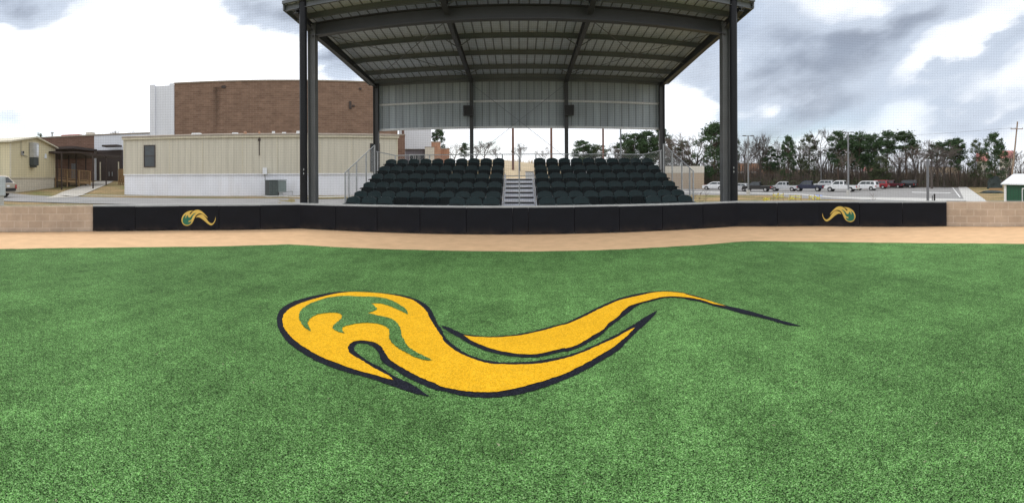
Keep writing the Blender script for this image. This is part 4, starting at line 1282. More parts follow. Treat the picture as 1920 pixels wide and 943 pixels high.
def covered_walk():
    # flat roof on thin posts
    pts_top = [(85, 290.5, 38.0), (214, 290, 47.0)]
    A, B = pol(azp(88), 37.5), pol(azp(215), 46)
    d = (B - A); L_ = d.length; rz = atan2(d.y, d.x)
    zr = zpx(150, 289.5, 41.5)
    t = thing('covered_walkway', (A.x, A.y, 0), 'dark flat roofed covered walkway on thin posts between the trailers', 'walkway', rz=rz)
    m = MB(); m.box(0, L_, -.8, 9.0, zr - .12, zr + .06); m.build('roof', M['brown_metal'], t)
    inv = parent_matrix(t).inverted()
    for px, yb, r in ((107, 352, 38.5), (115.5, 356, 35.5), (129, 345, 40.5), (143, 347, 39.5), (161, 343, 42.0), (174.5, 355, 36.5), (199, 345, 43.0)):
        w = pol(azp(px), r); z0 = tz(w.x, w.y) - .1; q = inv @ Vector((w.x, w.y, 0))
        m = MB(); m.box(q.x - .045, q.x + .045, q.y - .045, q.y + .045, z0, zr - .125); m.build('post', M['brown_metal'], t)
    m = MB(); m.box(1.0, 4.2, -2.2, -.801, zr - .10, zr + .03); m.build('roof_extension', M['brown_metal'], t)


covered_walk()


def ramp_rail(pxs, ytop, ybot, r0, r1, label):
    A, B = pol(azp(pxs[0]), r0), pol(azp(pxs[1]), r1); d = B - A; L_ = d.length
    t = thing('wooden_ramp', (A.x, A.y, 0), label, 'ramp', 'wooden ramps with balustrades', atan2(d.y, d.x))
    za0, za1 = zpx(pxs[0], ybot[0], r0), zpx(pxs[1], ybot[1], r1); zt0, zt1 = zpx(pxs[0], ytop[0], r0), zpx(pxs[1], ytop[1], r1)
    m = MB(); m.bar((0, 0, zt0), (L_, 0, zt1), .09, .05); m.build('rail', M['wood'], t)
    m = MB(); m.bar((0, 0, za0 + .12), (L_, 0, za1 + .12), .06, .06); m.build('rail', M['wood'], t)
    m = MB(); vs = [(0, -.02, za0 - .22), (L_, -.02, za1 - .22), (L_, 1.3, za1 - .22), (0, 1.3, za0 - .22)]; vs += [(x, y, z + .22) for x, y, z in vs]
    m.add(vs, [(3, 2, 1, 0), (4, 5, 6, 7), (0, 1, 5, 4), (1, 2, 6, 5), (2, 3, 7, 6), (3, 0, 4, 7)]); m.build('deck', M['wood'], t)
    m = MB(); k = int(L_ / .16)
    for i in range(k + 1):
        s = i / k; m.box(s * L_ - .02, s * L_ + .02, -.03, .01, lerp(za0, za1, s) + .05, lerp(zt0, zt1, s))
    m.build('baluster', M['wood'], t)['kind'] = 'stuff'
    for i in range(4):
        s = i / 3; x = s * L_; m = MB(); m.box(x - .05, x + .05, -.12, -.031, lerp(za0, za1, s) - .9, lerp(zt0, zt1, s) + .02); m.build('post', M['wood'], t)


ramp_rail((103, 168), (316, 321), (335, 341), 39.5, 41.5, 'weathered wooden ramp with balustrade beside the cream trailer')
ramp_rail((224, 234), (317, 317), (338, 338), 44, 43, 'short piece of wooden balustrade at the left end of the beige trailer')


def cream_trailer():
    rA, rB = 31.4, 38.6
    A, B = pol(azp(20), rA), pol(azp(103), rB)
    d = B - A; W = d.length; rz = atan2(d.y, d.x)
    t = thing('trailer_building', (A.x, A.y, 0), 'cream gabled trailer classroom at the left edge with pale skirting', 'trailer', rz=rz)
    zs = zpx(60, 333, 34.5); ze = zpx(20, 265, rA); zp = zpx(62, 257.5, 34.2)
    D = 14
    m = MB(); m.prism([(0, zs), (W, zs), (W, ze), (W * .5, zp), (0, ze)], 0, D); m.build('wall', M['siding_y'], t)
    m = MB(); m.box(.03, W - .03, .04, D - .04, -.1, zs - .002); m.build('skirting', mat('cream_skirting', (.60, .55, .45), .7, var=.1), t)
    m = MB(); m.box(-.02, W + .02, -.025, -.002, zs - .04, zs + .03); m.build('belt_trim', M['cream_trim'], t)
    m = MB(); m.prism([(-.25, ze - .06), (W * .5, zp + .02), (W + .25, ze - .06), (W + .25, ze + .05), (W * .5, zp + .13), (-.25, ze + .05)], -.25, D + .2); m.build('roof', M['cream_trim'], t)
    for s in (0, W):
        m = MB(); m.box(s - .05, s + .05, -.03, .05, zs + .04, ze - .1); m.build('corner_trim', M['cream_trim'], t)
    inv = parent_matrix(t).inverted()
    def lx(px):
        a = azp(px); dd = Vector((sin(a), cos(a), 0)); e = d.normalized(); nn = Vector((-e.y, e.x, 0)); r = A.dot(nn) / dd.dot(nn)
        return (inv @ (dd * r)).x, r
    x, r = lx(59)
    c = thing('air_conditioner', parent_matrix(t) @ Vector((x, -.02, zpx(59, 312, r))), 'tall grey wall mounted air conditioning unit on the cream trailer', 'air conditioner', rz=rz)
    H = zpx(59, 268, r) - zpx(59, 312, r)
    m = MB(); m.box(-.42, .45, -.42, 0, H * .38, H); m.build('cabinet', mat('unit_grey', (.42, .42, .40), .5), c, bevel=.02)
    m = MB(); m.box(-.40, .45, -.40, 0, H * .04, H * .375); m.build('grille', M['ac_dark'], c)
    m = MB(); m.box(.0, .40, -.435, -.425, H * .45, H * .92); m.build('access_panel', M['sign_white'], c)
    m = MB(); m.box(-.3, .3, -.3, 0, -.08, H * .038); m.build('drip_tray', M['ac_dark'], c)
    x, r = lx(40)
    c = thing('meter_box', parent_matrix(t) @ Vector((x, -.02, zpx(40, 291, r))), 'small grey electric meter with conduit beside the wall unit on the cream trailer', 'electric meter', rz=rz)
    m = MB(); m.box(-.12, .12, -.14, 0, 0, .30); m.build('cabinet', mat('meter_grey', (.3, .3, .3), .5), c, bevel=.01)
    m = MB(); m.tube((0, -.1, .22), (0, -.19, .22), .08, n=14); m.build('dial', M['glass'], c)
    m = MB(); m.tube((-.15, -.04, .3), (-.15, -.04, 1.1), .02, n=6); m.tube((.12, -.05, -.02), (.9, -.05, -.06), .02, n=6); m.build('conduit', M['ac_dark'], c)
    x, r = lx(85)
    c = thing('wall_sign', parent_matrix(t) @ Vector((x, -.02, zpx(85, 297, r))), 'small white shield shaped sign on the cream trailer gable', 'sign', rz=rz)
    m = MB(); m.prism([(-.24, .0), (.24, .0), (.2, .25), (.08, .4), (-.08, .4), (-.2, .25)], -.03, 0); m.build('plate', M['sign_white'], c)


cream_trailer()

# grey pedestal at the left edge
p = pol(azp(3), 19.5)
t = thing('utility_pedestal', (p.x, p.y, tz(p.x, p.y)), 'grey utility pedestal on a post behind the left block wall', 'utility box', rz=1.1)
zt = zpx(3, 331, 19.5) - p.z - tz(p.x, p.y)
m = MB(); m.box(-.17, .17, -.12, .12, zt - .85, zt); m.build('cabinet', mat('pedestal_grey', (.45, .50, .52), .5), t, bevel=.02)
m = MB(); m.box(-.10, .10, -.07, .07, -.1, zt - .852); m.build('post', M['concrete'], t)

# ------------------------------------------------------------------ vehicles
def paint(name, col, rough=0.28):
    m, N, L, B = new_mat(name); B.inputs['Base Color'].default_value = (*col, 1); B.inputs['Roughness'].default_value = rough
    B.inputs['Coat Weight'].default_value = 0.4; B.inputs['Coat Roughness'].default_value = 0.1
    n = N.new('ShaderNodeTexNoise'); n.inputs['Scale'].default_value = 3; tc = N.new('ShaderNodeTexCoord'); L.new(tc.outputs['Object'], n.inputs['Vector'])
    r = N.new('ShaderNodeMapRange'); r.inputs[3].default_value = rough * .8; r.inputs[4].default_value = rough * 1.5; L.new(n.outputs[0], r.inputs[0]); L.new(r.outputs[0], B.inputs['Roughness'])
    return m


def vehicle(kind, body_mat, name, loc, rz, label, group='vehicles in the car park', scale=1.0, rim_mat=None, lower=None):
    """front points to local +x"""
    t = thing(name, loc, label, {'pickup': 'pickup truck', 'suv': 'car', 'sedan': 'car', 'hatch': 'car'}[kind], group, rz)
    t.scale = (scale,) * 3
    if kind == 'pickup':
        L2, W, r, ax = 2.9, .98, .40, (1.85, -1.75)
        low = [(-2.85, .62), (-2.85, 1.12), (-.62, 1.14), (-.55, 1.18), (1.15, 1.18), (2.55, 1.10), (2.82, .98), (2.86, .55)]
        cab = [(-.66, 1.14), (-.60, 1.86), (-.35, 1.93), (.75, 1.92), (1.10, 1.78), (1.72, 1.16)]
        wins = [[(-.48, 1.27), (-.44, 1.76), (.12, 1.78), (.12, 1.27)], [(.20, 1.27), (.20, 1.78), (.80, 1.77), (1.05, 1.66), (1.40, 1.27)]]
    elif kind == 'suv':
        L2, W, r, ax = 2.45, .96, .37, (1.50, -1.42)
        low = [(-2.40, .50), (-2.44, 1.05), (1.20, 1.08), (2.25, 1.0), (2.44, .85), (2.44, .48)]
        cab = [(-2.40, 1.06), (-2.22, 1.72), (-2.0, 1.80), (.35, 1.80), (.70, 1.70), (1.32, 1.08)]
        wins = [[(-2.02, 1.18), (-1.88, 1.62), (-1.30, 1.66), (-1.30, 1.18)], [(-1.22, 1.18), (-1.22, 1.66), (-.42, 1.67), (-.42, 1.18)],
                [(-.34, 1.18), (-.34, 1.67), (.38, 1.66), (.62, 1.56), (.98, 1.18)]]
    elif kind == 'hatch':
        L2, W, r, ax = 2.15, .90, .33, (1.35, -1.25)
        low = [(-2.12, .42), (-2.15, .95), (1.0, .98), (2.0, .86), (2.15, .7), (2.15, .40)]
        cab = [(-2.10, .96), (-1.62, 1.42), (-1.35, 1.52), (.1, 1.53), (.5, 1.42), (1.15, .97)]
        wins = [[(-1.62, 1.05), (-1.35, 1.36), (-.75, 1.41), (-.75, 1.05)], [(-.67, 1.05), (-.67, 1.41), (.12, 1.42), (.38, 1.34), (.80, 1.05)]]
    else:
        L2, W, r, ax = 2.35, .90, .33, (1.45, -1.38)
        low = [(-2.32, .42), (-2.35, .88), (-1.5, .94), (1.05, .94), (2.15, .82), (2.35, .66), (2.35, .40)]
        cab = [(-1.75, .93), (-1.05, 1.38), (-.75, 1.44), (.15, 1.44), (.5, 1.34), (1.2, .93)]
        wins = [[(-1.30, 1.0), (-.92, 1.31), (-.45, 1.35), (-.45, 1.0)], [(-.37, 1.0), (-.37, 1.35), (.14, 1.35), (.40, 1.26), (.82, 1.0)]]
    # lower body with wheel arches cut into the outline
    zb = low[0][1] - .12
    def arch(cx, rr):
        return [(cx + rr * cos(a), max(zb, r + rr * sin(a))) for a in [pi * k / 8 for k in range(9)]]
    bottom = [(L2 - .04, zb)] + [p for c in sorted(ax, reverse=True) for p in arch(c, r + .07)] + [(-L2 + .04, zb)]
    outline = low + bottom
    def side(poly, y0, y1, m):
        """extrude outline with slightly rounded shoulders"""
        n = len(poly); import mathutils
        cx = 0; rings = []
        zs = [p[1] for p in poly]; zmid = (min(zs) + max(zs)) / 2
        for y, sc in ((-1, .94), (-.93, 1.0), (.93, 1.0), (1, .94)):
            rings.append([(p[0] * (1 if abs(y) < .95 else .992), y * y1, zmid + (p[1] - zmid) * (sc if abs(y) > .95 else 1)) for p in poly])
        vs = [v for rg in rings for v in rg]; fs = []
        for k in range(3):
            for i in range(n):
                j = (i + 1) % n; fs.append((k * n + j, k * n + i, (k + 1) * n + i, (k + 1) * n + j))
        m.add(vs, fs)
        import bmesh
        tri = mathutils.geometry.tessellate_polygon([[Vector((p[0], p[1], 0)) for p in poly]])
        m.add(vs, [tuple(i for i in f) for f in tri] + [tuple(3 * n + i for i in reversed(f)) for f in tri])
    m = MB(); side(outline, -W, W, m)
    # cabin, narrower at the roof
    def tum(z): return W - .06 - (z - 1.0) * .22
    n = len(cab); z0 = cab[0][1]
    vs = [(x, -tum(z), z) for x, z in cab] + [(x, tum(z), z) for x, z in cab]
    m.add(vs, [tuple(range(n)), tuple(range(2 * n - 1, n - 1, -1))] + [(i, n + i, n + (i + 1) % n, (i + 1) % n) for i in range(n - 1)])
    if kind == 'pickup':
        pass
    body = m.build('body', body_mat, t)
    if kind == 'pickup':
        m = MB(); m.box(-2.74, -.72, -W + .10, W - .10, 1.115, 1.146); m.build('bed_liner', M['rubber'], t)
    for s in (-1, 1):
        for wn in wins:
            m = MB(); k = len(wn)
            vs = [(x, s * (tum(z) + .012), z) for x, z in wn] + [(x, s * (tum(z) - .02), z) for x, z in wn]
            m.add(vs, [tuple(range(k)) if s < 0 else tuple(range(k - 1, -1, -1))] + [(i, (i + 1) % k, k + (i + 1) % k, k + i) for i in range(k)])
            m.build('side_window', M['glass'], t)
    # windscreen and rear window, along the first / last cabin edges
    def glassq(a, b, inset, name):
        (xa, za), (xb, zb_) = a, b; dx, dz = xb - xa, zb_ - za; l = hypot(dx, dz); nx, nz = -dz / l, dx / l
        if name == 'rear_window': nx, nz = -abs(dz) / l, abs(dx) / l
        else: nx, nz = abs(dz) / l, abs(dx) / l
        pa, pb = (xa + dx * .10, za + dz * .10), (xa + dx * .90, za + dz * .90)
        vs = []
        for off in (.012, -.02):
            for (x, z), sg in ((pa, -1), (pa, 1), (pb, 1), (pb, -1)):
                vs.append((x + nx * off, sg * (tum(z) - inset), z + nz * off))
        m = MB(); m.add(vs, [(0, 1, 2, 3), (3, 2, 1, 0), (0, 4, 5, 1), (1, 5, 6, 2), (2, 6, 7, 3), (3, 7, 4, 0)]); m.build(name, M['glass'], t)
    glassq(cab[-1], cab[-2], .10, 'windscreen')
    glassq(cab[0] if kind != 'pickup' else (cab[0][0], 1.2), cab[1], .12, 'rear_window')
    for cx in ax:
        for s in (-1, 1):
            m = MB(); m.tube((cx, s * (W - .23), r), (cx, s * (W - .01), r), r, n=22); w = m.build('tyre', M['tyre'], None)
            w.parent = t; w.name = 'wheel'
            m = MB(); m.tube((cx, s * (W - .02), r), (cx, s * (W + .004), r), r * .62, r * .56, n=16); m.build('rim', rim_mat or M['rim'], w)
    for s in (-1, 1):
        zt_ = low[1][1]
        m = MB(); m.box(-L2 - .015, -L2 + .16, s * (W - .005) - .09, s * (W - .005) + .012 * s + .0 if s > 0 else s * (W - .005) + .09, zt_ - .38, zt_ - .08)
        m.build('tail_light', M['tail'], t)
        m = MB(); a, b = sorted((s * (W - .02), s * (W - .32))); m.box(L2 - .12, L2 + .012, a, b, .68, .84); m.build('headlight', M['lamp_glass'], t)
        m = MB(); zz = 1.2 if kind in ('pickup', 'suv') else 1.0; a, b = sorted((s * (W - .05), s * (W + .14))); xx = cab[-1][0] - .35
        m.box(xx - .05, xx + .06, a, b, zz, zz + .16); m.build('wing_mirror', body_mat, t)
        m = MB(); a, b = sorted((s * (W - .0), s * (W + .012)))
        for dx in (wins[-1][0][0] + .05, wins[0][0][0] + .12):
            m = MB(); m.box(dx, dx + .16, a, b, (1.04 if kind in ('pickup', 'suv') else .84), (1.07 if kind in ('pickup', 'suv') else .87)); m.build('door_handle', M['rubber'], t)
    mt = lower or (M['rubber'] if kind in ('hatch', 'sedan') else M['rim'])
    m = MB(); m.box(-L2 - .06, -L2 + .02, -W + .08, W - .08, .44, .64); m.build('rear_bumper', mt, t, bevel=.02)
    m = MB(); m.box(L2 - .02, L2 + .05, -W + .08, W - .08, .42, .62); m.build('front_bumper', mt, t, bevel=.02)
    m = MB(); m.box(-L2 - .012, -L2 + .01, -.17, .17, .72, .86); m.build('number_plate', M['white'], t)
    return t


P = {k: paint(k + '_paint', c) for k, c in dict(white=(.74, .75, .76), silver=(.52, .53, .55), navy=(.012, .018, .05), black=(.012, .013, .016),
                                                red=(.26, .012, .02), maroon=(.085, .008, .016), beige=(.46, .40, .31), grey=(.14, .15, .16), pink=(.42, .10, .12)).items()}


def park(kind, pnt, px, ybase, yaw, label, name, scale=1.0, lower=None):
    """yaw = heading of the front relative to pointing left across the sight line; + turns it away from us"""
    a = azp(px); z = -1.95
    r = (EYE - z) * F / (ybase - hy(px)); p = pol(a, r, tz(*pol(a, r).xy) + .03)
    left = pi - a
    return vehicle(kind, P[pnt], name, p, left - yaw * .6, label, scale=scale * 1.09, lower=lower)


park('pickup', 'white', 1578, 359.6, .45, 'white crew cab pickup with tan lower trim beside the tall lamp pole', 'pickup_truck', 1.03, lower=M['cream_trim'])
park('suv', 'white', 1623, 357.2, .62, 'white sport utility car parked right of the white pickup', 'parked_car')
park('pickup', 'navy', 1517, 358.8, .40, 'dark navy pickup parked between the silver and white pickups', 'pickup_truck', .98)
park('pickup', 'silver', 1471, 358.6, .50, 'silver white crew cab pickup parked right of the black one', 'pickup_truck', .92)
park('pickup', 'black', 1420, 359.6, .40, 'black pickup just right of the right net pole', 'pickup_truck', .93, lower=M['rubber'])
park('pickup', 'maroon', 1672, 352.8, .45, 'maroon pickup near the right end of the parked row', 'pickup_truck', .90, lower=M['rubber'])
park('suv', 'red', 1645, 354.2, .5, 'red car mostly hidden behind the white sport utility car', 'parked_car')
park('suv', 'black', 1699, 352.4, .75, 'black car at the right end of the parked row', 'parked_car', .95, lower=M['rubber'])
park('suv', 'silver', 1545, 352.5, .5, 'pale silver car glimpsed behind the navy pickup', 'parked_car', .95)
park('hatch', 'white', 1339, 356.0, .30, 'white hatchback parked left of the right net pole', 'parked_car', 1.08)
park('sedan', 'red', 1306, 353.4, .25, 'red saloon parked left of the white hatchback', 'parked_car')
park('sedan', 'pink', 1277, 351.5, .2, 'faded red saloon seen through the right railing', 'parked_car')
park('hatch', 'silver', 1385, 358.5, .5, 'silver car half hidden behind the right net pole', 'parked_car', .95)
park('suv', 'navy', 1345, 347.5, .3, 'dark blue van far behind the white hatchback', 'parked_car', 1.05)
park('sedan', 'white', 1462, 345.6, .3, 'pale car far off under the trees, above the silver pickup', 'parked_car')
a_ = azp(-30); p = pol(a_, 27.0)
vehicle('hatch', P['beige'], 'parked_car', (p.x, p.y, tz(p.x, p.y) + .03), pi - a_ - .7, 'beige hatchback at the left edge of the view, rear window dark', group=None, scale=.86)

# ------------------------------------------------------------------ car park
def lot(pts): return [(lambda q: (q.x, q.y))(gp(px, py, -1.95)) for px, py in pts]


drape('parking_lot', lot([(1250, 365), (1440, 366), (1500, 372), (1640, 377), (1808, 378), (1808, 352), (1740, 349.5), (1690, 348.5), (1500, 347), (1250, 346)]), M['asphalt'], 0.02, step=6)
def strip(name, pts, mt, lift, label=None): return drape(name, lot(pts), mt, lift, step=5, label=label)
strip('sidewalk', [(1796, 351), (1813, 351), (1846, 374.5), (1850, 379), (1812, 379), (1807, 374)], M['concrete'], .06, 'white concrete walk beside the car park')
strip('kerb', [(1560, 369.5), (1700, 371.3), (1846, 374.4), (1846, 377.8), (1700, 377), (1640, 375.4), (1560, 371.8), (1500, 366), (1440, 364), (1440, 362.6), (1505, 364.2)], M['concrete'], .055, 'pale concrete kerb along the near side of the car park')
strip('sidewalk', [(1250, 358.4), (1420, 361.6), (1500, 364.2), (1500, 365.2), (1420, 363.4), (1250, 360.2)], M['concrete'], .05, 'pale concrete strip in front of the parked row')
for x0, x1 in ((1785, 1800), (1740, 1746)):
    strip('road_marking', [(x0, 351.5), (x0 + 1.6, 351.5), (x1 + 1.2, 370), (x1 - 1.2, 370)] if x0 == 1785 else [(1710, 360.2), (1782, 361.6), (1782, 362.4), (1710, 361)], M['paint'], .028, 'white painted parking line')
strip('road_marking', [(1528, 366.3), (1541, 366.6), (1543, 368.2), (1531, 368)], M['blue_paint'], .062, 'blue painted parking marking')

# ------------------------------------------------------------------ poles in the car park
def lamp_pole(px, ybase, ytop, heads, label, ped=True, w=.11):
    r = (EYE + 1.95) * F / (ybase - hy(px)); p = pol(azp(px), r, tz(*pol(azp(px), r).xy)); H = zpx(px, ytop, r) - p.z
    t = thing('lamp_pole', p, label, 'lamp pole', 'lamp poles around the car park', -azp(px))
    if ped:
        m = MB(); m.tube((0, 0, 0), (0, 0, .85), .32, .32, n=16); m.build('pedestal', M['concrete'], t)
    m = MB(); m.tube((0, 0, 0.0), (0, 0, H), w, w * .75, n=10); m.build('shaft', mat('lamp_pole_grey', (.20, .21, .22), .5), t)
    if heads:
        for s in (-1, 1):
            m = MB(); m.bar((0, 0, H - .06), (s * .35, 0, H - .04), .06); m.box(*sorted((s * .35, s * .95)), -.16, .16, H - .10, H + .02); m.build('lamp_head', M['brown_metal'], t, bevel=.02)


lamp_pole(1590.5, 366, 247.5, True, 'tall twin headed lamp pole on a white pedestal beside the white pickup', w=.16)
lamp_pole(1403, 366, 254, True, 'tall twin headed lamp pole on a white pedestal right of the net pole', w=.15)
lamp_pole(1539.5, 352, 285, False, 'thin plain pole behind the navy pickup', ped=False, w=.09)
lamp_pole(1661.5, 350, 288, False, 'thin plain pole behind the maroon pickup', ped=False, w=.09)

p = pol(azp(1739.5), 25); t = thing('steel_post', (p.x, p.y, tz(p.x, p.y)), 'thick grey steel post standing just behind the right pads', 'post')
h_ = zpx(1739, 300, 25) - tz(p.x, p.y); m = MB(); m.tube((0, 0, -.1), (.0, 0, h_), .075, .075, n=16); m.build('shaft', mat('post_grey', (.16, .17, .19), .5), t)
m = MB(); m.tube((0, 0, h_), (0, 0, h_ + .05), .08, .03, n=16); m.build('cap', M['steel'], t)
for px, ytop, w, lb in ((1752, 364, .045, 'short black bollard right of the grey steel post'), (1748, 367, .02, 'thin short stake beside the black bollard')):
    r = 22; p = pol(azp(px), r); z = tz(p.x, p.y); t = thing('bollard', (p.x, p.y, z), lb, 'bollard'); h_ = zpx(px, ytop, r) - z
    m = MB(); m.tube((0, 0, -.05), (0, 0, h_), w, n=12); m.build('shaft', M['black_plastic'], t)
    m = MB(); m.tube((0, 0, h_), (0, 0, h_ + .02), w * .9, w * .5, n=12); m.build('cap', M['black_plastic'], t)

# utility pole
r = 92; p = pol(azp(1904), r); z = tz(p.x, p.y); H = zpx(1904, 228, r) - z
t = thing('utility_pole', (p.x, p.y, z), 'leaning wooden utility pole with a cross arm above the green shed', 'utility pole', rz=-azp(1904))
m = MB(); m.tube((-1.0, 0, 0), (0.45, 0, H), .24, .15, n=10); m.build('shaft', M['pole_wood2'], t)
m = MB(); zc = zpx(1904, 242, r) - z; m.bar((-1.0, -.2, zc), (1.6, -.2, zc), .14, .16); m.build('cross_arm', M['pole_wood2'], t)
for x in (-.9, .0, 1.5):
    m = MB(); m.tube((x, -.2, zc + .08), (x, -.2, zc + .34), .06, .04, n=8); m.build('insulator', M['grey_roof'], t)
t2 = thing('power_line', (p.x, p.y, z + zc), 'thin power line crossing from the wooden utility pole', 'cable')
m = MB(); A = Vector((p.x, p.y, z + zc + .3)); B = pol(azp(1330), 150, zpx(1330, 249, 150)); prev = A
for i in range(1, 25):
    s = i / 24; q = A.lerp(B, s); q.z -= 4 * s * (1 - s) * 2.6; m.tube(prev, q, .022, n=4, cap=False); prev = q
m.build('wire', M['grey_roof'], t2, world=True)

# wooden poles seen under the canopy
for px, r, w, lb in ((756, 58, .36, 'brown wooden pole in front of the white building'), (962, 60, .34, 'brown wooden pole seen through the crossed cables above the aisle'),
                     (1034, 60, .34, 'brown wooden pole behind the right block, nearest the aisle'), (1131, 62, .30, 'brown wooden pole in the middle of the right opening')):
    p = pol(azp(px), r); z = tz(p.x, p.y); t = thing('wooden_pole', (p.x, p.y, z), lb, 'pole', 'brown wooden poles behind the stand')
    m = MB(); m.tube((0, 0, -.2), (0, 0, 11.5 - z), w * .5, w * .42, n=12); m.build('shaft', M['pole_wood'], t)
    m = MB(); m.tube((0, 0, 11.5 - z), (0, 0, 11.56 - z), w * .44, w * .3, n=12); m.build('cap', M['steel'], t)
p = pol(azp(1164), 48); z = tz(p.x, p.y); t = thing('steel_post', (p.x, p.y, z), 'thin grey steel post in the right opening under the canopy', 'post')
m = MB(); m.tube((0, 0, -.2), (0, 0, 8.5 - z), .08, n=10); m.build('shaft', M['steel'], t)
m = MB(); m.tube((0, 0, 8.5 - z), (0, 0, 8.54 - z), .08, .03, n=10); m.build('cap', M['steel'], t)

# white box at the head of the aisle
p = pol(azp(993), 24); z = zpx(993, 329, 24)
t = thing('electric_cabinet', (p.x, p.y, tz(p.x, p.y)), 'small white cabinet with a dark lid at the head of the aisle', 'cabinet', rz=-.04)
zz = zpx(993, 321.5, 24) - tz(p.x, p.y)
m = MB(); m.box(-.22, .22, -.15, .15, 0, zz - .03); m.build('cabinet', M['white'], t, bevel=.01)
m = MB(); m.box(-.24, .24, -.17, .17, zz - .028, zz); m.build('lid', M['grey_roof'], t)

# ------------------------------------------------------------------ green shed
r = 33.0; A = pol(azp(1884), r); t = thing('storage_shed', (A.x, A.y, tz(A.x, A.y)), 'green metal storage shed with white corner trim and white roof', 'shed', rz=-azp(1884) - .62)
zb = tz(A.x, A.y); he = zpx(1884, 344, r) - zb; hr = he + .62; Ws, Ds = 4.2, 3.0
# gable faces left-front, long side faces the field: local x along the side
for ya in (0, Ds - .05): m = MB(); m.box(0.02, Ws, ya, ya + .05, 0, he); m.build('side_wall', M['green_wall'], t)
m = MB(); m.prism([(0.0, 0), (Ds, 0), (Ds, he), (Ds / 2, hr), (0, he)], -.03, .018, 'x'); m.build('gable_wall', mat('pale_green_trim', (.10, .26, .17), .5), t)
m = MB(); m.prism([(0.0, 0), (Ds, 0), (Ds, he), (Ds / 2, hr), (0, he)], Ws + .002, Ws + .04, 'x'); m.build('gable_wall', M['green_wall'], t)
m = MB(); m.prism([(-.18, he - .09), (-.18, he - .01), (Ds / 2, hr + .1), (Ds + .18, he - .01), (Ds + .18, he - .09), (Ds / 2, hr + .015)], -.25, Ws + .25, 'x'); m.build('roof', M['roof_white'], t)
m = MB(); m.box(-.05, .16, -.04, -.002, 0, he - .1); m.build('corner_trim', M['white'], t)
m = MB(); m.box(Ws - .12, Ws + .05, -.04, -.002, 0, he - .1); m.build('corner_trim', M['white'], t)
m = MB(); m.box(1.55, 1.62, -.05, -.003, 0, 1.9); m.box(2.5, 2.57, -.05, -.003, 0, 1.9); m.box(1.621, 2.499, -.05, -.003, 1.83, 1.9); m.build('door_frame', M['white'], t)

# tarp covered pile, timber and stakes by the shed
def mound(name, px0, px1, r, ytop, ybase, mt, label, cat, seed):
    rnd = random.Random(seed); pm = (px0 + px1) / 2; p = pol(azp(pm), r); w = (px1 - px0) / F * r / 2; z = tz(p.x, p.y)
    H = zpx(pm, ytop, r) - z; t = thing(name, (p.x, p.y, z), label, cat, rz=-azp(pm))
    m = MB(); n, k = 18, 7; vs = []
    for j in range(k + 1):
        for i in range(n):
            a = 2 * pi * i / n; f = cos(j / k * pi / 2) ** .7; q = 1 + .25 * mnoise.noise(Vector((cos(a) * 2, sin(a) * 2, j * .5 + seed)))
            vs.append((w * f * cos(a) * q, w * .7 * f * sin(a) * q, H * sin(j / k * pi / 2) * (1 + .15 * mnoise.noise(Vector((cos(a), sin(a), seed + j))))))
    fs = [(j * n + i, j * n + (i + 1) % n, (j + 1) * n + (i + 1) % n, (j + 1) * n + i) for j in range(k) for i in range(n)]
    m.add(vs, fs); m.build('cover', mt, t)


mound('tarped_pile', 1850, 1880, 100, 330, 345, M['tarp'], 'dark green tarp covered pile left of the green shed', 'pile', 3)
mound('soil_pile', 1838, 1882, 78, 357, 372, M['tarp'], 'low dark heap on the grass left of the green shed', 'pile', 9)
t = thing('lumber_stack', tp(1866, 357), 'low stack of tan boards in front of the tarp covered pile', 'boards', rz=-.9)
m = MB()
for k in range(5): m.box(-1.2, 1.2 + .1 * k, -.4 + .18 * k, -.25 + .18 * k, .05 * (k % 2), .35 + .06 * (k % 3))
m.build('board', M['wood'], t)

# yellow tape, stakes, weeds behind the wall
def tape(px0, px1, y0, r, seed, label):
    rnd = random.Random(seed); pm = (px0 + px1) / 2; c = pol(azp(pm), r); z = tz(c.x, c.y)
    t = thing('caution_tape', (c.x, c.y, z), label, 'caution tape', 'tangles of yellow tape behind the wall')
    m = MB(); n = 22; pts = []
    for i in range(n):
        s = rnd.random(); px = lerp(px0, px1, s); rr = r + rnd.uniform(-.8, .8)
        zz = zpx(px, y0 + rnd.uniform(-4.5, 4.5), rr); p = pol(azp(px), rr, max(zz, tz(*pol(azp(px), rr).xy) + .02)); pts.append(p)
    pts.sort(key=lambda p: atan2(p.x, p.y) + rnd.uniform(-.01, .01))
    for a, b in zip(pts, pts[1:]): m.bar(a, b, .008, .03)
    m.build('ribbon', M['tape'], t, world=True)
    for s in (.1, .5, .9):
        px = lerp(px0, px1, s); q = pol(azp(px), r); zz = tz(q.x, q.y); m = MB(); m.bar((q.x, q.y, zz - .1), (q.x + .03, q.y, zpx(px, y0 - 6, r)), .025); m.build('stake', M['wood'], t, world=True)


tape(1428, 1446, 375, 27, 1, 'tangle of yellow caution tape nearest the right net pole')
tape(1447, 1470, 367, 28, 2, 'highest tangle of yellow caution tape behind the wall')
tape(1478, 1504, 371, 28, 5, 'loose tangle of yellow caution tape in the middle of the row')
tape(1514, 1538, 371, 28, 8, 'rightmost slack tangle of yellow caution tape')


def weed(px, ytop, r, seed, label):
    rnd = random.Random(seed); c = pol(azp(px), r); z = tz(c.x, c.y); H = zpx(px, ytop, r) - z
    t = thing('bare_sapling', (c.x, c.y, z), label, 'sapling', 'bare saplings behind the wall')
    m = MB(); m.tube((0, 0, 0), (.05, 0, H), .012, .005, n=5)
    for i in range(16):
        z0 = H * rnd.uniform(.3, .95); a = rnd.uniform(0, 2 * pi); l = rnd.uniform(.2, .55)
        m.tube((.05 * z0 / H, 0, z0), (.05 + cos(a) * l * .6, sin(a) * l * .6, z0 + l * .6), .006, .003, n=3)
    m.build('stems', M['twig_brown'], t)


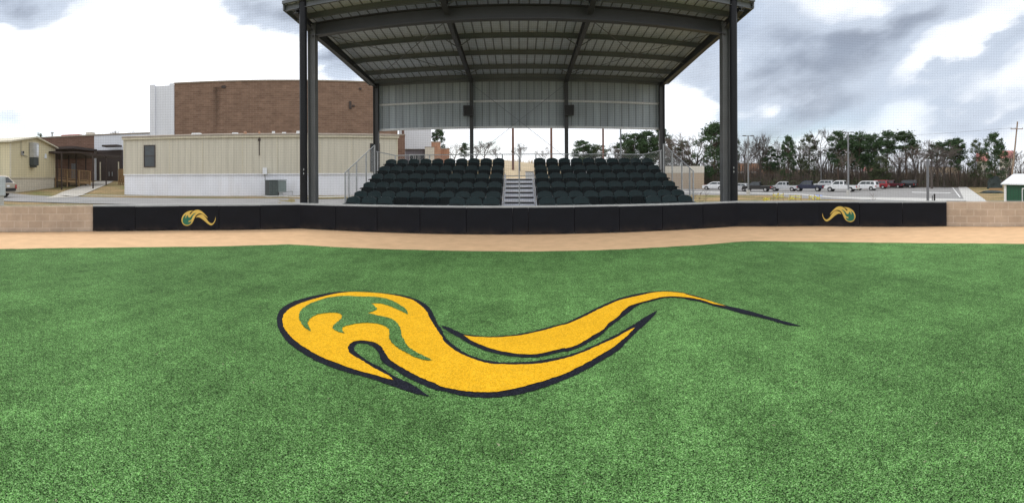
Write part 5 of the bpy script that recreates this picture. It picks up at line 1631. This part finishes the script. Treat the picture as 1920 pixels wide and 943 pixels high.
for i, (px, yt, lb) in enumerate(((1299, 352, 'bare sapling right beside the right railing'), (1322, 355, 'bare twiggy sapling between the railing and the right column'), (1311, 360, 'lowest bare sapling in front of the red saloon'), (1636, 362, 'thin bare sapling below the white sport utility car'))):
    weed(px, yt, 20 + i, i, lb)

# ------------------------------------------------------------------ far buildings
def far(name, px0, px1, r, ytop, label, mt, roof=None, rh=0, depth=12, bands=None, wins=0, wmat=None):
    pm = (px0 + px1) / 2; a = azp(pm); p = pol(a, r); z = tz(p.x, p.y); w = 2 * r * tan((px1 - px0) / 2 / F)
    t = thing(name, (p.x, p.y, z), label, 'building', rz=-a); h = zpx(pm, ytop, r) - z
    m = MB(); m.box(-w / 2, w / 2, 0, depth, -.3, h); m.build('wall', mt, t)
    if bands:
        for (f0, f1, bm_) in bands: m = MB(); m.box(-w / 2 - .05, w / 2 + .05, -.08, -.003, h * f0, h * f1); m.build('fascia', bm_, t)
    if roof:
        m = MB()
        if rh: m.prism([(-.4, h + .002), (depth / 2, h + rh), (depth + .4, h + .002)], -w / 2 - .4, w / 2 + .4, 'x')
        else: m.box(-w / 2 - .2, w / 2 + .2, -.2, depth + .2, h + .002, h + .25)
        m.build('roof', roof, t)
    for k in range(wins):
        x = lerp(-w / 2, w / 2, (k + .5) / wins); s = w / wins * .28; window(t, x - s, x + s, h * .25, h * .6, 0, wmat or M['white'], .12, .1)
    return t


far('low_building', 1205, 1320, 105, 311.5, 'tan flat building with a pale fascia beyond the right railing', M['tan_wall'], None, bands=((.70, 1.0, M['pale_wall']),), wins=0)
far('school_building', 1378, 1425, 175, 306.5, 'orange brick two storey school behind the bare trees right of the net pole', M['brick3'], M['roof_white'], wins=5, bands=((.5, .58, M['roof_white']),))
far('school_building', 1420, 1478, 170, 317, 'lower orange brick wing with a white roof edge behind the trees', M['brick3'], M['roof_white'], wins=6)
far('low_building', 1484, 1522, 165, 318, 'low grey house with a pale roof behind the navy pickup', M['tan_wall'], M['roof_white'], 1.2, wins=3)
far('low_building', 1590, 1606, 150, 322, 'small pale house glimpsed behind the lamp pole', M['pale_wall'], M['grey_roof'], 1.5, wins=2)
far('low_building', 1620, 1640, 160, 320, 'pale cottage among the pines above the white sport utility car', M['pale_wall'], M['pink_roof'], 1.5, wins=2)
far('low_building', 1735, 1800, 165, 313, 'long grey building behind the right hand trees', M['tan_wall'], M['grey_roof'], 2.5, wins=6)
far('low_building', 1832, 1852, 160, 302, 'building with a faded red roof left of the tall round pine', M['pale_wall'], M['pink_roof'], 3.2, wins=2)
far('low_building', 1874, 1900, 165, 296, 'house with a large faded red roof behind the utility pole', M['pale_wall'], M['pink_roof'], 3.0, wins=2)

# ------------------------------------------------------------------ trees
def pine_meshes(seed, crown0=.38, wide=.24, nclump=46, mt=None, dens=46):
    """unit-height pine (height 1): trunk and crown meshes"""
    rnd = random.Random(seed); tr = MB(); pts = []; x = y = 0
    for i in range(8):
        pts.append(Vector((x, y, i / 7 * .97))); x += rnd.uniform(-.012, .012); y += rnd.uniform(-.012, .012)
    for i in range(7): tr.tube(pts[i], pts[i + 1], .017 * (1 - i / 8.2), .017 * (1 - (i + 1) / 8.2), n=6, cap=False)
    cr = MB()
    for c in range(nclump):
        t = rnd.random() ** .8; z = lerp(crown0, .97, t)
        prof = wide * (1 - ((t - .42) / .62) ** 2) ** .6 if abs(t - .42) < .62 else .04
        a = rnd.uniform(0, 2 * pi); rad = prof * rnd.uniform(.15, 1.0) ** .6
        k = min(6, int(z * 7)); base = pts[k]
        cc = Vector((base.x + cos(a) * rad, base.y + sin(a) * rad, z))
        tr.tube((base.x, base.y, max(crown0 * .8, z - rad * .55)), cc, .0048, .0016, n=3, cap=False)
        s = rnd.uniform(.040, .078) * (1.1 - .35 * t)
        for q in range(dens * 2):
            d = Vector((rnd.gauss(0, 1), rnd.gauss(0, 1), rnd.gauss(0, .62)))
            p = cc + d * s * .62; e = rnd.uniform(.010, .020)
            u = Vector((rnd.gauss(0, 1), rnd.gauss(0, 1), rnd.gauss(0, .6))).normalized() * e; v = u.cross(Vector((rnd.gauss(0, 1), rnd.gauss(0, 1), rnd.gauss(0, 1)))).normalized() * e * .6
            cr.face([p - u - v, p + u - v * .3, p + v])
    return tr, cr


def bare_meshes(seed, spread=.5, levels=5, twist=.5):
    rnd = random.Random(seed); tr = MB(); tw = MB()
    def grow(p, d, l, r, lev):
        q = p + d * l; mid = p.lerp(q, .5) + Vector((rnd.uniform(-1, 1), rnd.uniform(-1, 1), 0)) * l * .05
        (tr if lev < 3 else tw).tube(p, mid, r, r * .85, n=5 if lev < 2 else 3, cap=False); (tr if lev < 3 else tw).tube(mid, q, r * .85, r * .68, n=5 if lev < 2 else 3, cap=False)
        if lev >= levels:
            return
        n = 3 if lev else 4
        for i in range(n + (1 if rnd.random() < .4 else 0)):
            nd = (d + Vector((rnd.gauss(0, 1), rnd.gauss(0, 1), rnd.gauss(.12, .5))) * spread).normalized()
            if nd.z < -.1: nd.z = .1; nd.normalize()
            st = p.lerp(q, rnd.uniform(.55, 1.0)) if i else q
            grow(st, nd, l * rnd.uniform(.58, .82), max(.0016, r * .55), lev + 1)
    grow(Vector((0, 0, 0)), Vector((rnd.uniform(-.04, .04), 0, 1)).normalized(), .30, .016, 0)
    zmax = max(v[2] for v in tr.v + tw.v)
    for m_ in (tr, tw): m_.v = [(x / zmax, y / zmax, z / zmax) for x, y, z in m_.v]
    return tr, tw


PROTO = {}
def proto(kind):
    if kind in PROTO: return PROTO[kind]
    k, s = kind[:-1], int(kind[-1])
    if k == 'pine': a, b = pine_meshes(10 + s, .36, .215, 60); ms = (M['bark'], M['needle'], 'crown')
    elif k == 'tall': a, b = pine_meshes(30 + s, .55, .15, 32); ms = (M['bark'], M['needle'], 'crown')
    elif k == 'olive': a, b = pine_meshes(50 + s, .20, .25, 60, dens=36); ms = (M['bark_grey'], M['needle2'], 'crown')
    elif k == 'full': a, b = pine_meshes(70 + s, .16, .30, 92, dens=44); ms = (M['bark'], M['needle'], 'crown')
    elif k == 'bare': a, b = bare_meshes(90 + s, .38); ms = (M['bark_grey'], M['twig'], 'twigs')
    elif k == 'russet': a, b = bare_meshes(110 + s, .45); ms = (M['bark_grey'], M['twig_brown'], 'twigs')
    t = thing('proto', (0, 0, 0), 'x', 'tree'); t.name = 'tree'
    a.build('trunk', ms[0], t); b.build(ms[2], ms[1], t)
    PROTO[kind] = [t, False]; return PROTO[kind]


KN = {'pine': 'pine_tree', 'tall': 'pine_tree', 'olive': 'pine_tree', 'full': 'pine_tree', 'bare': 'bare_tree', 'russet': 'bare_tree'}
trn = random.Random(5)


def tree(kind, px, ytop, r, label, wide=1.0):
    pr = proto(kind); k = kind[:-1]; p = pol(azp(px), r); z = tz(p.x, p.y); H = zpx(px, ytop, r) - z
    grp = 'pines along the tree line' if k in ('pine', 'tall', 'olive', 'full') else 'leafless trees along the tree line'
    sc = (H * wide, H * wide, H); rz = trn.uniform(0, 6.28)
    if not pr[1]: o = pr[0]; pr[1] = True; o.location = (p.x, p.y, z); o.rotation_euler = (0, 0, rz); o.scale = sc; o['label'] = label
    else: o = dup(pr[0], (p.x, p.y, z), rz, label, scale=sc)
    o.name = KN[k]; o['category'] = 'tree'; o['group'] = grp
    return o


TR = [
    ('full1', 1336, 227, 112, 'biggest darkest pine, left of the right front column', 1.0),
    ('full2', 1238, 240, 128, 'dense pine right behind the right rear column of the canopy', .8),
    ('pine1', 1213, 246, 128, 'pine under the right end of the canopy, second in from the rear column', 1.1),
    ('pine2', 1190, 248, 130, 'pine under the canopy just right of the thin grey post', 1.1),
    ('pine3', 1172, 250, 134, 'pine directly behind the thin grey post', 1.0),
    ('bare1', 1149, 262, 128, 'small sparse tree left of the thin grey post', .9),
    ('olive1', 1128, 272, 128, 'short tree at the foot of the brown pole in the right opening', 1.2),
    ('pine2', 1093, 262, 128, 'round topped pine alone in the right opening under the canopy', 1.3),
    ('pine3', 1113, 270, 132, 'smaller pine touching the round topped one under the canopy', 1.2),
    ('russet1', 1021, 273, 90, 'small reddish tree right of the aisle, above the back seats', 1.0),
    ('bare2', 975, 266, 60, 'small bare tree straight above the aisle steps', 1.0),
    ('bare3', 908, 262, 95, 'tall bare tree right of the left inner post', 1.7),
    ('bare1', 933, 272, 100, 'bare tree left of the aisle with slim upright branches', 1.7),
    ('bare4', 893, 272, 98, 'bare tree close beside the left inner post', 1.6),
    ('pine1', 871, 268, 98, 'small round pine just left of the left inner post', 1.1),
    ('russet2', 852, 266, 98, 'brownish bare tree between the large pine and the small round pine', 1.2),
    ('full1', 823, 239, 75, 'pine standing over the orange brick wing', .62),
    ('russet1', 1262, 258, 126, 'brown leafless tree next to the rear column of the canopy', 1.1),
    ('olive2', 1281, 262, 130, 'brown green pine behind the tan flat building', 1.2),
    ('russet3', 1300, 246, 124, 'broad russet leafless tree left of the biggest pine', 1.4),
    ('pine1', 1366, 252, 124, 'pine glimpsed between the right column and net pole', 1.0),
    ('bare1', 1397, 246, 112, 'tall bare tree immediately right of the right net pole', 1.0),
    ('bare3', 1426, 247, 116, 'tall bare tree behind the left hand lamp pole', 1.0),
    ('pine3', 1445, 274, 118, 'short dark pine above the silver pickup', 1.2),
    ('full2', 1478, 254, 116, 'slim pointed pine left of the navy pickup', .55),
    ('bare2', 1460, 262, 124, 'grey bare tree between the short pine and the pointed pine', 1.0),
    ('olive1', 1519, 252, 118, 'olive pine above the navy pickup', .95),
    ('bare4', 1541, 240, 116, 'highest bare tree, behind the thin plain pole', 1.2),
    ('russet2', 1502, 264, 122, 'russet bare tree right of the slim pointed pine', 1.1),
    ('pine1', 1572, 246, 112, 'tall pine just left of the twin headed lamp pole', .9),
    ('pine2', 1597, 250, 115, 'pine directly behind the twin headed lamp pole', 1.0),
    ('pine3', 1613, 246, 113, 'tall pine just right of the twin headed lamp pole', .95),
    ('full1', 1641, 249, 114, 'wide dense pine above the white sport utility car', .62),
    ('pine1', 1627, 252, 122, 'pine squeezed between the lamp pole pines and the wide one', .9),
    ('tall1', 1663, 245, 112, 'slim high crowned pine above the maroon pickup', 1.3),
    ('olive2', 1655, 292, 108, 'low bushy evergreen behind the maroon pickup', 1.6),
    ('tall2', 1698, 245, 112, 'lone high crowned pine with a bare trunk right of the parked row', 1.4),
    ('russet1', 1684, 264, 114, 'brown bare tree left of the lone high crowned pine', 1.2),
    ('russet3', 1716, 268, 110, 'brown bare tree right of the lone high crowned pine', 1.1),
    ('bare2', 1747, 260, 100, 'wide pale bare tree right of the grey steel post', 1.5),
    ('tall2', 1759, 265, 112, 'leaning pine crown inside the wide bare tree', 1.3),
    ('tall1', 1780, 262, 112, 'pine with a narrow crown, left one of a pair', 1.3),
    ('pine2', 1797, 257, 110, 'pine with a wider crown, right one of a pair', .9),
    ('olive1', 1829, 262, 110, 'thin olive pine left of the tall round pine', .8),
    ('full2', 1865, 248, 100, 'tall round dark pine left of the utility pole', .78),
    ('bare3', 1893, 275, 118, 'bare tree beside the utility pole', 1.0),
    ('russet2', 1912, 282, 118, 'brown bare tree at the right edge behind the shed', 1.2),
    ('bare1', 1770, 285, 108, 'short bare tree below the pair of pines', 1.3),
    ('russet3', 1560, 270, 120, 'brown bare tree between the highest bare tree and the lamp pole', 1.1),
    ('russet1', 1588, 275, 106, 'russet bare tree low behind the lamp pole', 1.0),
    ('bare4', 1845, 285, 112, 'bare tree between the olive and the round pine', 1.1),
    ('bare2', 222, 242, 92, 'faint bare tree above the white bay roof', 1.1),
    ('bare3', 200, 245, 95, 'faint bare tree above the school wing roof', 1.1),
    ('bare1', 258, 240, 92, 'faint bare tree left of the gymnasium', 1.1),
    ('olive2', 73, 249, 80, 'dark evergreen tip above the school wing roof', .5),
]
for a in TR: tree(a[0], a[1], a[2], a[3], a[4], a[5])


def thicket(name, px0, px1, r, y0, y1, n, mt, label, seed, lw_=.03, spread=6, kindq='stem'):
    rnd = random.Random(seed); m = MB()
    for i in range(n):
        px = rnd.uniform(px0, px1); rr = r + rnd.uniform(-spread, spread); p = pol(azp(px), rr); z = tz(p.x, p.y)
        H = (zpx(px, lerp(y0, y1, rnd.random() ** 1.3) , rr) - z) * (1 + .25 * mnoise.noise(Vector((px * .04, seed, 0)))) * rnd.uniform(.6, 1)
        if kindq == 'stem':
            q = Vector((p.x + rnd.gauss(0, .09) * H, p.y + rnd.gauss(0, .05) * H, z + H)); w = lw_ * rnd.uniform(.5, 1.3)
            s = Vector((cos(azp(px)), -sin(azp(px)), 0)) * w
            b = Vector((p.x, p.y, z)); m.face([b - s, b + s, q + s * .3, q - s * .3])
            for k in range(3):
                f = rnd.uniform(.3, .9); c = b.lerp(q, f); e = Vector((rnd.gauss(0, .5), rnd.gauss(0, .5), rnd.uniform(.3, 1))) * H * .22
                m.face([c - s * .4, c + s * .4, c + e])
        else:
            for k in range(6):
                c = Vector((p.x + rnd.gauss(0, 1.0), p.y + rnd.gauss(0, 1.), z + H * rnd.random() ** .6)); e = rnd.uniform(.15, .4)
                u = Vector((rnd.gauss(0, 1), rnd.gauss(0, 1), rnd.gauss(0, 1))).normalized() * e; v = u.cross(Vector((rnd.gauss(0, 1), rnd.gauss(0, 1), rnd.gauss(0, 1)))).normalized() * e * .6
                m.face([c - u - v, c + u, c + v])
    o = m.build(name, mt); tag(o, label, kind='stuff'); return o


thicket('bare_wood', 1240, 1735, 138, 345, 262, 3600, M['twig'], 'mass of slim leafless trunks filling the tree line', 13, .06, 12)
thicket('bare_wood', 1735, 1925, 138, 345, 288, 900, M['twig'], 'sparser slim leafless trunks at the right end of the tree line', 14, .06, 12)
thicket('thicket', 1250, 1725, 119, 345, 304, 4600, M['thicket'], 'brown leafless undergrowth below the pines', 3, .045, 8)
thicket('thicket', 1700, 1870, 116, 345, 306, 1700, M['thicket'], 'thinner brown undergrowth below the right hand trees', 4, .045, 8)
thicket('thicket', 1180, 1930, 200, 340, 300, 2600, M['thicket'], 'grey brown distant wood behind the far buildings', 5, .12, 14)
thicket('shrub_belt', 1330, 1860, 117, 346, 330, 1500, M['needle2'], 'olive shrubs along the foot of the tree line', 6, kindq='leaf', spread=5)
thicket('far_wood', 1000, 1930, 260, 330, 308, 2600, M['needle2'], 'dim green wood on the horizon', 7, kindq='leaf', spread=20)
thicket('dry_grass', 900, 1060, 92, 318, 296, 1800, mat('straw', (.48, .37, .22), .9, var=.2), 'pale straw coloured grass on the bank behind the aisle', 8, .05, 8)
